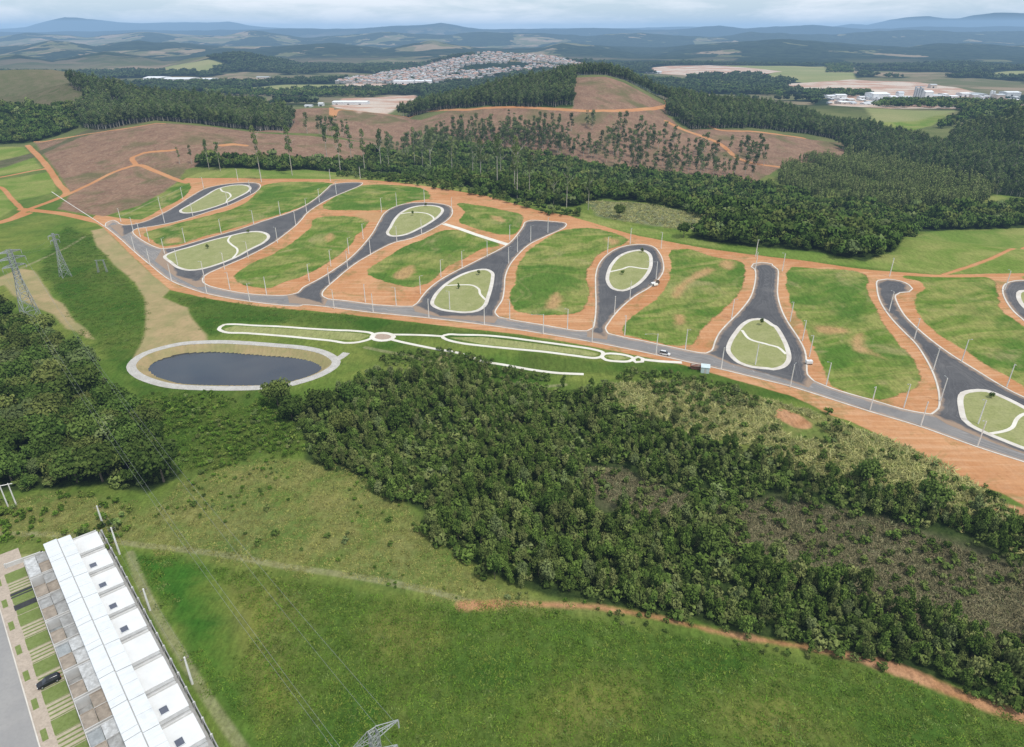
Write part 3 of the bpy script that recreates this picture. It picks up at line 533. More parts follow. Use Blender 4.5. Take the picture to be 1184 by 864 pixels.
def ribbon_data(line, hw, z0, skirt=.25, closed=False, side=0.0):
    L = np.asarray(line); n = len(L)
    T = np.roll(L, -1, 0) - np.roll(L, 1, 0) if closed else np.gradient(L, axis=0)
    T = T / (np.hypot(T[:, 0], T[:, 1])[:, None] + 1e-9); N = np.stack([-T[:, 1], T[:, 0]], 1)
    a = L + N * (side + hw); b = L + N * (side - hw)
    za, zb = zs(a[:, 0], a[:, 1]) + z0, zs(b[:, 0], b[:, 1]) + z0
    v = np.concatenate([np.column_stack([a, za - skirt]), np.column_stack([a, za]), np.column_stack([b, zb]), np.column_stack([b, zb - skirt])])
    f = []
    for i in range(n if closed else n - 1):
        j = (i + 1) % n
        for r in range(3): f.append([r * n + i, (r + 1) * n + i, (r + 1) * n + j, r * n + j])
    if not closed:
        f.append([0, 3 * n, 2 * n, n]); m = n - 1; f.append([m, n + m, 2 * n + m, 3 * n + m])
    return v, f
def ribbon(name, line, hw, z0, mat, skirt=.25, closed=False, parent=None, side=0.0):
    v, f = ribbon_data(line, hw, z0, skirt, closed, side); return link(name, meshpy(name, v, f), mat, parent)

def asphalt(name, a, b, worn, edgec=None):
    m = new_mat(name); t = NT(m.node_tree); P = t.pos()
    c = t.mix(t.rng(t.noise(P, 9, 4, .6, .5), .35, .65), a, b)
    c = t.mix(t.rng(t.noise(P, 25, 4, .6, 1.0), .5, .75, 0, .6), c, worn)
    c = t.mix(t.rng(t.noise(P, .8, 3, .7), .45, .8, 0, .3), c, tuple(q * .7 for q in a))
    if edgec:
        sd = t.attr('inset').outputs['Fac']; nz = t.noise(P, 14, 3); wob = t.math('ADD', sd, t.math('MULTIPLY', nz, 1.6))
        cx_ = t.n('ShaderNodeCombineXYZ'); t.l(wob, cx_.inputs[0]); st = t.noise(cx_.outputs[0], .55, 2, .6); long_ = t.rng(t.noise(P, 32, 3), .38, .6)
        c = t.mix(t.math('MULTIPLY', t.rng(st, .52, .68), t.math('MULTIPLY', long_, .75)), c, tuple(q * 1.6 for q in b)); c = t.mix(t.math('MULTIPLY', t.rng(st, .46, .34), t.math('MULTIPLY', long_, .55)), c, tuple(q * .62 for q in a))
        n2 = t.noise(P, 3.5, 4, .7); ed = t.rng(t.math('SUBTRACT', sd, t.math('MULTIPLY', n2, 2.2)), -.7, .45, 1, 0)
        c = t.mix(t.math('MULTIPLY', ed, .75), c, edgec)
    t.out(t.princ(c, .9, 0, .2)); return m
M = {}
def mats():
    M['asphalt_old'] = asphalt('asphalt_main', (.19, .18, .175), (.235, .22, .21), (.30, .265, .23), (.42, .29, .20))
    M['asphalt_new'] = asphalt('asphalt_loop', (.076, .075, .080), (.102, .100, .103), (.165, .155, .15), (.36, .25, .17))
    M['kerb'] = simple('kerb_concrete', (.64, .60, .54), (.52, .47, .41), 4, .85)
    M['path'] = simple('path_concrete', (.70, .67, .60), (.60, .56, .48), 5, .85)
    M['lawn'] = simple('lawn', (.25, .265, .095), (.31, .31, .135), 5, .95, fine=.8)
    M['gravel'] = simple('gravel', (.42, .395, .36), (.52, .50, .465), 3, .95, fine=.5)
    M['paver'] = simple('paver_brown', (.33, .25, .195), (.41, .31, .24), .8, .9)
    M['pole'] = simple('pole_concrete', (.76, .74, .70), (.66, .64, .60), 2, .8)
    M['steel'] = simple('galvanised_steel', (.30, .32, .32), (.40, .41, .40), 1.5, .55, .35)
    M['wire'] = simple('wire', (.35, .36, .36), None, 2, .5, .5)
    m = new_mat('pond_water'); t = NT(m.node_tree); P = t.pos()
    c = t.mix(t.rng(t.noise(P, 30, 4), .4, .65), (.008, .016, .034), (.016, .026, .042))
    nb = t.noise(P, 1.1, 2)
    t.out(t.princ(c, t.rng(t.noise(P, 18, 4), .4, .65, .05, .2), 0, .5, t.bump(nb, .03, .1))); M['water'] = m
    m = new_mat('haze'); t = NT(m.node_tree)
    ab = t.n('ShaderNodeVolumeAbsorption'); ab.inputs['Color'].default_value = (0, 0, 0, 1); ab.inputs['Density'].default_value = HAZE
    em = t.n('ShaderNodeEmission'); em.inputs['Color'].default_value = (*HAZECOL, 1); em.inputs['Strength'].default_value = HAZE  # daylight scattered by the haze, put in as the volume's own glow
    ad = t.n('ShaderNodeAddShader'); t.l(ab.outputs[0], ad.inputs[0]); t.l(em.outputs[0], ad.inputs[1])
    t.l(ad.outputs[0], t.n('ShaderNodeOutputMaterial').inputs['Volume']); M['haze'] = m
HAZE = 1 / 12500.0; HAZECOL = (.33, .53, .80)
mats()

mainlow = crom(W(MAIN_LOW), 3); maintop = crom(W(ROADTOP), 3)
_stub = W(MAINSTUB)
MAINPOLY = np.concatenate([mainlow[np.argmin(np.hypot(*(mainlow - _stub[0]).T)):], maintop[::-1], _stub[::-1][:-1]])
ROADPOLYS = [MAINPOLY]
for k, L in LOOPS.items():
    L['w'] = crom(W(L['line']), 2.5); L['pw'] = crom(W(L['isl']), 2.0, True); L['hw'] = crom(W(L['path']), 1.5)
    L['poly'] = np.concatenate([L['w'], W(L['close'])]); ROADPOLYS.append(L['poly'])
RINGW = crom(W(RING), 2.5, True)
_c = RINGW.mean(0); PONDPOLY = RINGW + (_c - RINGW) / np.hypot(*(_c - RINGW).T)[:, None] * 1.8
WOODPOLY = {k: Wl(p, YL.get(k, 4000)) for k, p in WOODS.items()}
tick('outl')
ground = build_ground()
tick('ground')

tag(sheet('road', MAINPOLY, .05, M['asphalt_old'], grid=2.2), kind='structure')
for k, L in LOOPS.items():
    tag(sheet('road', L['poly'], .075, M['asphalt_new'], grid=2.0), kind='structure')
    tag(sheet('lawn', L['pw'], .19, M['lawn'], grid=4), kind='structure')
    tag(ribbon('path', L['pw'], .95, .215, M['kerb'], .3, True), kind='structure')
    tag(ribbon('path', L['hw'], .6, .205, M['path'], .2), kind='structure')
    tag(ribbon('kerb', L['w'], .32, .17, M['kerb'], .3), kind='structure')
for run in MAINUP: tag(ribbon('kerb', crom(W(run), 2.5), .32, .17, M['kerb'], .3), kind='structure')
tag(ribbon('kerb', crom(_stub, 2), .32, .17, M['kerb'], .3), kind='structure')
tag(ribbon('kerb', mainlow, .28, .17, M['kerb'], .3, side=-.1), kind='structure')
for nm, p in PATHS.items():
    cl = nm in ('oblong', 'ring', 'lens', 'small', 'coil')
    tag(ribbon('path', crom(W(p), 1.5, cl), .85 if nm not in ('tail', 'ring') else 1.0, {'oblong': .10, 'ring': .125, 'upper': .105, 'lens': .115, 'lower': .11, 'small': .1, 'coil': .12, 'tail': .105}[nm], M['path'], .4, cl), kind='structure')
tag(sheet('pavement', crom(W(PATHS['ring']), 1.5, True), .08, M['paver'], grid=3), kind='structure')
tag(ribbon('path', crom(W(STAIR), 2), 1.6, .10, M['path'], .4), kind='structure')
tag(ribbon('path', RINGW, 1.75, .09, M['gravel'], .4, True), kind='structure')
tag(ribbon('path', crom(W(RINGSPUR), 2), 1.6, .085, M['gravel'], .4), kind='structure')
_zr = float(np.median(zs(RINGW[:, 0], RINGW[:, 1])))
tag(sheet('water', PONDPOLY, 0, M['water'], zfix=_zr - 2.15), kind='structure')

tick('PLANTS')
# ================================================================== PLANTS
def leafmat(name, cols, up=.4, thru=.45):
    """foliage: four tones, picked per clump and leaf height (vertex attribute) and per plant (object random)"""
    m = new_mat(name); t = NT(m.node_tree)
    rnd = t.n('ShaderNodeObjectInfo').outputs['Random']; cl = t.attr('tone').outputs['Fac']
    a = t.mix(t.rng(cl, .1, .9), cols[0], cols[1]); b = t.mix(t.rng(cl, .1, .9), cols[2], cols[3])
    h = t.math('FRACT', t.math('MULTIPLY', rnd, 7.31)); c = t.mix(t.rng(h, .45, 1.0), a, b); h2 = t.math('FRACT', t.math('MULTIPLY', rnd, 23.7)); c = t.mix(t.rng(h2, .90, .95, 0, .55), c, t.mix(.5, b, (.15, .19, .11))); c = t.mix(t.rng(h2, .0, .13, .6, 0), c, tuple(q * .55 for q in cols[0]))
    v = t.rng(rnd, 0, 1, .7, 1.25); gc = t.n('ShaderNodeCombineColor'); [t.l(v, gc.inputs[i]) for i in range(3)]
    c = t.mix(1.0, c, gc.outputs[0], 'MULTIPLY')
    nn = t.n('ShaderNodeNewGeometry').outputs['Normal']; sg = t.n('ShaderNodeVectorMath', operation='ADD'); sc_ = t.n('ShaderNodeVectorMath', operation='SCALE'); t.l(nn, sc_.inputs[0]); sc_.inputs['Scale'].default_value = 1 - up
    t.l(sc_.outputs[0], sg.inputs[0]); sg.inputs[1].default_value = (0, 0, up); nz = t.n('ShaderNodeVectorMath', operation='NORMALIZE'); t.l(sg.outputs[0], nz.inputs[0])
    ng = t.n('ShaderNodeVectorMath', operation='SCALE'); t.l(nz.outputs[0], ng.inputs[0]); ng.inputs['Scale'].default_value = -1
    tr = t.n('ShaderNodeBsdfTranslucent'); t.l(t.mix(1.0, c, (thru, thru, thru * .7), 'MULTIPLY'), tr.inputs[0]); t.l(ng.outputs[0], tr.inputs['Normal'])
    ad = t.n('ShaderNodeAddShader'); t.l(t.diff(c, nz.outputs[0]), ad.inputs[0]); t.l(tr.outputs[0], ad.inputs[1])
    t.out(ad.outputs[0]); return m
M['leaf_wood'] = leafmat('broadleaf_foliage', [(.026, .050, .012), (.074, .116, .028), (.05, .07, .019), (.125, .142, .046)])
M['leaf_thick'] = leafmat('thicket_foliage', [(.034, .062, .015), (.105, .155, .036), (.072, .09, .034), (.17, .185, .072)])
M['leaf_euc'] = leafmat('eucalyptus_foliage', [(.042, .066, .026), (.10, .14, .05), (.065, .085, .034), (.145, .17, .06)])
M['leaf_herb'] = leafmat('herb_foliage', [(.045, .095, .014), (.095, .155, .026), (.07, .115, .02), (.15, .175, .05)], .75, .8)
M['leaf_far'] = leafmat('far_foliage', [(.022, .040, .018), (.05, .075, .03), (.03, .045, .02), (.065, .08, .036)])
M['leaf_olive'] = leafmat('olive_foliage', [(.04, .062, .025), (.095, .125, .046), (.06, .08, .036), (.13, .15, .065)])
M['leaf_young'] = leafmat('sapling_foliage', [(.068, .095, .034), (.13, .165, .056), (.09, .105, .045), (.155, .17, .075)])
M['leaf_scrub'] = leafmat('scrub_foliage', [(.095, .088, .05), (.155, .135, .088), (.07, .095, .034), (.175, .15, .11)], .75, .8)
M['leaf_pale'] = leafmat('reed_foliage', [(.16, .17, .07), (.34, .32, .16), (.11, .15, .05), (.27, .27, .12)], .9, 1.0)
M['leaf_grass'] = leafmat('grass_blades', [(.048, .106, .014), (.09, .145, .024), (.08, .12, .022), (.135, .155, .04)], .92, 1.0)
M['leaf_drygrass'] = leafmat('dry_grass_blades', [(.14, .165, .045), (.215, .205, .075), (.10, .155, .034), (.26, .23, .10)], .92, 1.0)
M['bark'] = simple('bark', (.16, .13, .10), (.10, .08, .06), .7, .95)
M['bark_pale'] = simple('eucalyptus_bark', (.50, .46, .40), (.36, .32, .27), 1.2, .9)
def icore(c, r, rng):
    bm = bmesh.new(); bmesh.ops.create_icosphere(bm, subdivisions=1, radius=1)
    v = [(c[0] + p.co.x * r[0] * (1 + .2 * rng.normal()), c[1] + p.co.y * r[0] * (1 + .2 * rng.normal()), c[2] + p.co.z * r[1]) for p in bm.verts]
    f = [[q.index for q in p.verts] for p in bm.faces]; bm.free(); return v, f
def crown(seed, lobes, leaf, per, core=True, jit=.55, flat=1.0, leafdrop=.0):
    """leaf clumps (small bent faces) over the lobes of a crown, with dark inner masses; lobes: (x, y, z, radius, height radius)"""
    rng = np.random.default_rng(seed); V = []; F = []; T = []
    tot = sum(l[3] ** 2 for l in lobes)
    for (lx, ly, lz, lr, lh) in lobes:
        tone = rng.random()
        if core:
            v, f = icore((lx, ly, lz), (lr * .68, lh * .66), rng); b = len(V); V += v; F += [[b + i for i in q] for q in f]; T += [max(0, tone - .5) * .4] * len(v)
        for _ in range(max(6, int(per * lr ** 2 / tot))):
            z = rng.uniform(-.55, 1); a = rng.uniform(0, 2 * math.pi); q = math.sqrt(1 - z * z)
            n = np.array((q * math.cos(a), q * math.sin(a), z)); rr = 1 + rng.normal() * .13
            p = np.array((lx, ly, lz)) + n * np.array((lr, lr, lh)) * rr
            m = n * (1, 1, flat) + rng.normal(size=3) * jit; m /= np.linalg.norm(m)
            u = np.cross(m, rng.normal(size=3)); u /= np.linalg.norm(u) + 1e-9; w = np.cross(m, u)
            s = leaf * rng.uniform(.6, 1.35); e = s * rng.uniform(.5, .9); b = len(V)
            for (i, j, k) in ((-1, -.55, 0), (0, -1, .22), (1, -.3, 0), (.75, .8, -.1), (-.5, .9, .12)): V.append(tuple(p + u * s * .5 * i * 1.1 + w * e * .5 * j + m * k * s))
            F.append([b, b + 1, b + 2, b + 3, b + 4]); tt = np.clip(tone * .55 + .35 * (z * .5 + .5) + rng.normal() * .16, 0, 1); T += [tt] * 5  # tone rises toward lobe tops: shading from above put into the leaf colour
    return V, F, T
def crown_mesh(name, data):
    V, F, T = data; me = meshpy(name, V, F); at = me.attributes.new('tone', 'FLOAT', 'POINT'); at.data.foreach_set('value', np.array(T, np.float32)); return me
def lobes_round(seed, r, h, n, base):
    g = random.Random(seed); L = [(0, 0, base + h * .55, r * .62, h * .42)]
    for i in range(n):
        a = i * 2.4 + g.uniform(-.4, .4); d = r * g.uniform(.35, .68); q = r * g.uniform(.3, .5)
        L.append((d * math.cos(a), d * math.sin(a), base + h * g.uniform(.3, .78), q, q * g.uniform(.75, 1.05)))
    return L
def lobes_tall(seed, r, z0, z1, n):
    g = random.Random(seed); L = []
    for i in range(n):
        f = (i + .5) / n; z = z0 + (z1 - z0) * f; w = r * (.5 + .7 * math.sin(math.pi * min(1, f * .85 + .12))) ; a = g.uniform(0, 6.28); d = w * g.uniform(.1, .5)
        L.append((d * math.cos(a), d * math.sin(a), z, w * g.uniform(.45, .72), (z1 - z0) / n * g.uniform(.7, 1.0)))
    return L
def lobes_open(seed, r, z0, z1, n):
    g = random.Random(seed); L = []
    for i in range(n):
        f = g.random() ** .8; a = i * 2.4 + g.uniform(-.5, .5); d = r * g.uniform(.15, .62) * (1.15 - .6 * f); q = r * g.uniform(.28, .5)
        L.append((d * math.cos(a), d * math.sin(a), z0 + (z1 - z0) * f, q, q * g.uniform(.7, 1.1)))
    return L
def trunk_mesh(name, h, r, limbs, seed, lean=.03):
    g = random.Random(seed); b = MB(); p = Vector((0, 0, -.6)); k = 6
    top = Vector((g.uniform(-lean, lean) * h, g.uniform(-lean, lean) * h, h)); prev = p; pr = r
    for i in range(1, k + 1):
        f = i / k; q = Vector((top.x * f * f, top.y * f * f, h * f)); rr = r * (1 - .8 * f); b.bar(prev, q, pr, rr, 6, 0, i == k); prev, pr = q, rr
    for i in range(limbs):
        f = g.uniform(.45, .9); a = i * 2.4; s = Vector((top.x * f * f, top.y * f * f, h * f)); L = h * g.uniform(.18, .32)
        b.bar(s, s + Vector((math.cos(a) * L, math.sin(a) * L, L * .7)), r * .4, r * .08, 4)
    return meshpy(name, b.v, b.f)
# scattered masses: one object, instanced inside itself by geometry nodes
def gn_scatter(name, pts, scl, rot, variants, mats_, label=None):
    """variants: list of (V, F, T, material index per face); pts Nx3"""
    V = [tuple(p) for p in pts]; F = []; MI = []; T = [0.0] * len(V); VID = [-1] * len(V); n0 = len(V)
    for k, (v, f, tt, mi) in enumerate(variants):
        b = len(V); V += [tuple(map(float, q)) for q in v]; F += [[b + i for i in q] for q in f]; MI += list(mi); T += list(tt); VID += [k] * len(v)
    me = meshpy(name, V, F, MI); N = len(V)
    me.attributes.new('tone', 'FLOAT', 'POINT').data.foreach_set('value', np.array(T, np.float32))
    me.attributes.new('vid', 'INT', 'POINT').data.foreach_set('value', np.array(VID, np.int32))
    s = np.zeros((N, 3), np.float32); s[:n0] = np.asarray(scl).reshape(n0, -1)
    r = np.zeros((N, 3), np.float32); r[:n0, 2] = rot
    w = np.zeros(N, np.int32); w[:n0] = np.random.default_rng(5).integers(0, len(variants), n0)
    me.attributes.new('scl', 'FLOAT_VECTOR', 'POINT').data.foreach_set('vector', s.ravel())
    me.attributes.new('rot', 'FLOAT_VECTOR', 'POINT').data.foreach_set('vector', r.ravel())
    me.attributes.new('pick', 'INT', 'POINT').data.foreach_set('value', w)
    o = link(name, me, mats_); g = bpy.data.node_groups.new(name, 'GeometryNodeTree')
    g.interface.new_socket('Geometry', in_out='INPUT', socket_type='NodeSocketGeometry'); g.interface.new_socket('Geometry', in_out='OUTPUT', socket_type='NodeSocketGeometry')
    N_ = g.nodes.new; Lk = g.links.new; gi, go = N_('NodeGroupInput'), N_('NodeGroupOutput')
    def named(nm, ty):
        q = N_('GeometryNodeInputNamedAttribute'); q.data_type = ty; q.inputs['Name'].default_value = nm; return q.outputs['Attribute']
    def sep(k):
        c = N_('FunctionNodeCompare'); c.data_type = 'INT'; c.operation = 'EQUAL'; Lk(named('vid', 'INT'), c.inputs[2]); c.inputs[3].default_value = k
        q = N_('GeometryNodeSeparateGeometry'); q.domain = 'POINT'; Lk(gi.outputs[0], q.inputs['Geometry']); Lk(c.outputs[0], q.inputs['Selection']); return q.outputs['Selection']
    jn = N_('GeometryNodeGeometryToInstance')
    for k in reversed(range(len(variants))): Lk(sep(k), jn.inputs[0])
    ip = N_('GeometryNodeInstanceOnPoints'); Lk(sep(-1), ip.inputs['Points']); Lk(jn.outputs[0], ip.inputs['Instance']); ip.inputs['Pick Instance'].default_value = True
    Lk(named('pick', 'INT'), ip.inputs['Instance Index']); Lk(named('scl', 'FLOAT_VECTOR'), ip.inputs['Scale']); Lk(named('rot', 'FLOAT_VECTOR'), ip.inputs['Rotation'])
    Lk(ip.outputs[0], go.inputs[0])
    o.modifiers.new('scatter', 'NODES').node_group = g
    return tag(o, label, kind='stuff')
def var(data, trunk=None):
    V, F, T = data; mi = [0] * len(F); V = list(V); F = list(F); T = list(T)
    if trunk is not None:
        b = len(V); V += [tuple(v.co) for v in trunk.vertices]; F += [[b + i for i in p.vertices] for p in trunk.polygons]; T += [.5] * len(trunk.vertices); mi += [1] * len(trunk.polygons)
    return V, F, T, mi
def fill(poly, step, holes=(), keep=1.0, jit=.8, dens=None, seed=0):
    g = np.random.default_rng(seed); P = np.asarray(poly); x0, y0 = P.min(0); x1, y1 = P.max(0)
    gx, gy = np.meshgrid(np.arange(x0, x1, step), np.arange(y0, y1, step * .87)); gx = gx + (np.arange(gx.shape[0]) % 2)[:, None] * step / 2
    gx = (gx + g.uniform(-.5, .5, gx.shape) * step * jit).ravel(); gy = (gy + g.uniform(-.5, .5, gy.shape) * step * jit).ravel()
    k = sdist(P, gx, gy, 5) + 3.0 * (fbm(gx / 9, gy / 9, seed + 2, 2) - .5) * 2 > 0
    for h in holes: k &= sdist(h, gx, gy, 12) + 18 * (fbm(gx / 16, gy / 16, seed + 4, 3) - .5) < 0
    k &= g.random(gx.shape) < keep
    if dens is not None: k &= fbm(gx / dens[0], gy / dens[0], seed + 8, 3) > dens[1]
    # only what lies in or near the picture
    k &= (np.abs(gx) < gy * .95 + 70)
    return np.stack([gx[k], gy[k]], 1)

tick('WOODS')
# ================================================================== WOODS
ORD = ['first', 'second', 'third', 'fourth', 'fifth', 'sixth', 'seventh', 'eighth', 'ninth', 'tenth', 'eleventh', 'twelfth', 'thirteenth', 'fourteenth', 'fifteenth', 'sixteenth', 'seventeenth', 'eighteenth', 'nineteenth', 'twentieth', 'twenty-first', 'twenty-second', 'twenty-third', 'twenty-fourth', 'twenty-fifth', 'twenty-sixth', 'twenty-seventh', 'twenty-eighth', 'twenty-ninth', 'thirtieth', 'thirty-first', 'thirty-second', 'thirty-third', 'thirty-fourth', 'thirty-fifth', 'thirty-sixth', 'thirty-seventh', 'thirty-eighth', 'thirty-ninth', 'fortieth'] + ['forty-%s' % q for q in ('first', 'second', 'third', 'fourth', 'fifth', 'sixth', 'seventh', 'eighth', 'ninth')]
def Zat(p): return zs(p[:, 0], p[:, 1])
# crown shapes, unit-sized ones are scaled per tree
BROAD = [crown(100 + i, lobes_round(i, 4.6, 7.5, 8 + i % 3, 1.6), .74, 950, jit=.65) for i in range(5)]           # radius 4.6, height ~9
BUSHY = [crown(140 + i, lobes_round(20 + i, 2.4, 5.4 + (i % 3) * 1.1, 6, .3), .56, 480, jit=.7) for i in range(5)] + [crown(150 + i, lobes_tall(30 + i, 1.7, .6, 7.2 - i * .6, 5), .5, 420, jit=.7) for i in range(3)]                # radius 2.5, height ~5.5
EUC = [crown(180 + i, lobes_open(40 + i, 3.0, 9.0, 19.7, 9), .6, 620, core=False, jit=.9) for i in range(4)]  # height 20
PLANT = [crown(220 + i, lobes_tall(60 + i, 2.7, 4.6, 15.2, 5), .68, 430, core=True, jit=.75) for i in range(5)]
REM = [crown(240 + i, lobes_open(70 + i, 3.1, 3.2, 15, 11), .62, 520, core=False, jit=.9) for i in range(5)]   # plantation tree, 16 high
YOUNG = [crown(260 + i, lobes_tall(80 + i, 1.1, 1.0, 9, 5), .8, 90, core=False, jit=.8) for i in range(3)]
FARB = [crown(300 + i, lobes_round(90 + i, 4.4, 7.5, 5, .5), 1.7, 130) for i in range(4)]
SHRUB = [crown(340 + i, lobes_round(120 + i, 1.0, 1.5, 4, .0), .5, 60, core=False, jit=.8) for i in range(4)]
def tuft(seed, n, h, w, wid=.12):
    g = np.random.default_rng(seed); V = []; F = []; T = []
    for _ in range(n):
        a = g.uniform(0, 6.28); d = w * math.sqrt(g.uniform(0, 1)); c = np.array((d * math.cos(a), d * math.sin(a), -.05)); b = g.uniform(0, 6.28); l = h * g.uniform(.45, 1.15) * (1.1 - .5 * d / w); q = wid * g.uniform(.6, 1.4)
        s = np.array((math.cos(b), math.sin(b), 0)) * q; ln = np.array((g.normal() * .55 * h, g.normal() * .55 * h, l)); k = len(V)
        V += [tuple(c - s), tuple(c + s), tuple(c + ln * .6 + s * .8), tuple(c + ln)]; F.append([k, k + 1, k + 2, k + 3]); T += list(np.clip(np.array([.45, .45, .6, .85]) + g.normal() * .2, 0, 1))
    return V, F, T
LAWNY = [tuft(430 + i, 34, .55, 1.25, .10) for i in range(5)]
TUFT = [tuft(400 + i, 16, .75, .7) for i in range(4)]
t_broad = [trunk_mesh('trunk', 6, .28, 4, i) for i in range(2)]; t_bush = [trunk_mesh('trunk', 3.2, .14, 3, 5 + i) for i in range(2)]
t_euc = [trunk_mesh('trunk', 19, .30, 7, 10 + i, .02) for i in range(3)]; t_plant = [trunk_mesh('trunk', 14, .2, 3, 20 + i, .01) for i in range(2)]
for q in t_broad + t_bush: q.materials.append(M['bark'])
for q in t_euc + t_plant: q.materials.append(M['bark_pale'])
def cmesh(name, data, mat):
    me = crown_mesh(name, data); me.materials.append(mat); return me
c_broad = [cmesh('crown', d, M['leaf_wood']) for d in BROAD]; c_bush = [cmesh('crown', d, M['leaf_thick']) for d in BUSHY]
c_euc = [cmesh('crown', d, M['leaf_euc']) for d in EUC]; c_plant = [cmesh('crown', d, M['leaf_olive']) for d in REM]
def tree(name, loc, rz, s, trunk, crownm, label, group, cat='tree'):
    e = empty(name, loc, rz); e.scale = s; tag(e, label, cat, group)
    for nm, me in (('trunk', trunk), ('crown', crownm)):
        o = bpy.data.objects.new(nm, me); COL.objects.link(o); o.parent = e
    return e
g = np.random.default_rng(3)
def visible(p, pad=35): 
    return (np.abs(p[:, 0]) < (p[:, 1] * CT + (CH) * ST) * .757 + pad) & (p[:, 1] > 60)
# --- left wood: big broadleaf crowns, each a tree
pl = fill(WOODPOLY['left'], 6.1, seed=31); pl = pl[visible(pl)]
pl = pl[np.argsort(np.hypot(pl[:, 0], pl[:, 1]))]
nb = 0; rest = []
def wood_labels(k): return ['broad dark green crown in the dense wood left of the pond', 'rounded crown inside the wood on the left edge, near the lattice tower']
for i, p in enumerate(pl):
    s = float(np.clip(g.normal(.92, .2), .55, 1.35))
    if nb < 215:
        near = p[1] > 275
        tree('broadleaf_tree', (p[0], p[1], float(zs(p[0], p[1]))), g.uniform(0, 6.28), (s, s, s * g.uniform(.85, 1.15)), t_broad[i % 2], c_broad[i % 5],
             'broad rounded tree in the dense wood below the lattice tower' if near else 'broad dark green tree in the dense wood above the terraced roofs', 'broadleaf trees of the left wood'); nb += 1
    else: rest.append((p[0], p[1], s))
if rest:
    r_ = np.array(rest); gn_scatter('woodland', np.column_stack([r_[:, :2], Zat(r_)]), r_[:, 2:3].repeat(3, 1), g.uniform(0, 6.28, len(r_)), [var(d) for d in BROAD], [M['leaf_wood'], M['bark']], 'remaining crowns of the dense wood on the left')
# --- a few big solitary trees, by the pond and at the edges
SOLO = [((322, 472), 1.15, 'tall dark tree leaning over the near right bank of the pond'), ((338, 486), 1.0, 'dark bushy tree behind the pond tree, at the wood corner'), ((372, 480), 1.1, 'greyish round tree in the wood below the gravel spur'), ((408, 470), 1.05, 'grey green tree at the top edge of the wood right of the pond'), ((465, 500), 1.0, 'dark spreading tree in the upper middle of the valley thicket'),
        ((398, 505), .95, 'bright green tree low in the wood right of the pond'), ((1075, 590), 1.1, 'pale blue green round tree above the scrub on the right'), ((1000, 560), .95, 'dark tree standing above the thicket edge by the bare earth'),
        ((560, 260), .0, ''), ((716, 252), .9, 'lone dark tree standing in the pale reeds behind the lots'), ((790, 275), .95, 'dark round tree at the left tip of the back wood'), ((820, 640), 1.0, 'tall round tree at the lower belt of the thicket'), ((640, 600), 1.0, 'light green crown rising from the middle thicket'), ((1110, 690), .0, '')]
for i, ((px, py), s, lb) in enumerate(SOLO):
    if not lb: continue
    p = W([(px, py)])[0]
    tree('broadleaf_tree', (p[0], p[1], float(zs(*p))), i * 1.3, (s * .9, s * .9, s), t_broad[i % 2], c_broad[i % 5], lb, None)
# --- valley thicket: the nearest 285 as objects, the rest one mass
holes = [Wl(q, 4000) for q in REGION['scrub'][:2]]
pc = fill(WOODPOLY['centre'], 2.6, holes, .95, dens=(13, .33), seed=41); pc = pc[visible(pc)]
D = np.hypot(pc[:, 0], pc[:, 1]); big = fbm(pc[:, 0] / 22, pc[:, 1] / 22, 77, 2)
sc = np.clip(.46 + .72 * (big - .3) + g.normal(0, .18, len(pc)), .28, 1.3)
order = np.argsort(-sc / D - 1.0 * (np.abs(pc[:, 0]) < (pc[:, 1] * CT + CH * ST) * .74)); used = np.zeros(len(pc), bool)
m_bush = [bpy.data.meshes.new_from_object(link('tmp', m)) if False else m for m in c_bush]
for n_, i in enumerate(order[:285]):
    p = pc[i]; s = float(sc[i]); used[i] = True
    py_ = 'lower belt of the valley thicket, beside the red dirt track' if p[1] < 205 else 'middle of the valley thicket below the white paths'
    tree('thicket_tree', (p[0], p[1], float(zs(p[0], p[1]))), g.uniform(0, 6.28), (s * .88, s * .88, s * g.uniform(.9, 1.5)), t_bush[n_ % 2], c_bush[n_ % 8], 'small bushy tree in the ' + py_, 'small trees of the valley thicket')
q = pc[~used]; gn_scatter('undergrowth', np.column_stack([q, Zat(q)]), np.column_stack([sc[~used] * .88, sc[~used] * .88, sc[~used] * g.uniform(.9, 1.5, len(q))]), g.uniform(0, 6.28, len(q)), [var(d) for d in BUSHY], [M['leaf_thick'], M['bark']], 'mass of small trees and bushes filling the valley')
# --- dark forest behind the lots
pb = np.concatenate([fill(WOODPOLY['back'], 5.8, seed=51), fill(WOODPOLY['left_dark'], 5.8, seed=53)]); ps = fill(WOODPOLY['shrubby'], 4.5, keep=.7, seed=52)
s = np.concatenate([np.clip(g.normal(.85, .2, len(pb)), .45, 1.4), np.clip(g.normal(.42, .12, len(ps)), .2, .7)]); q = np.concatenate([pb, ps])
gn_scatter('forest', np.column_stack([q, Zat(q)]), np.column_stack([s, s, s * g.uniform(.8, 1.2, len(q))]), g.uniform(0, 6.28, len(q)), [var(d) for d in FARB], [M['leaf_wood'], M['bark']], 'dense dark forest filling the valley behind the lots')
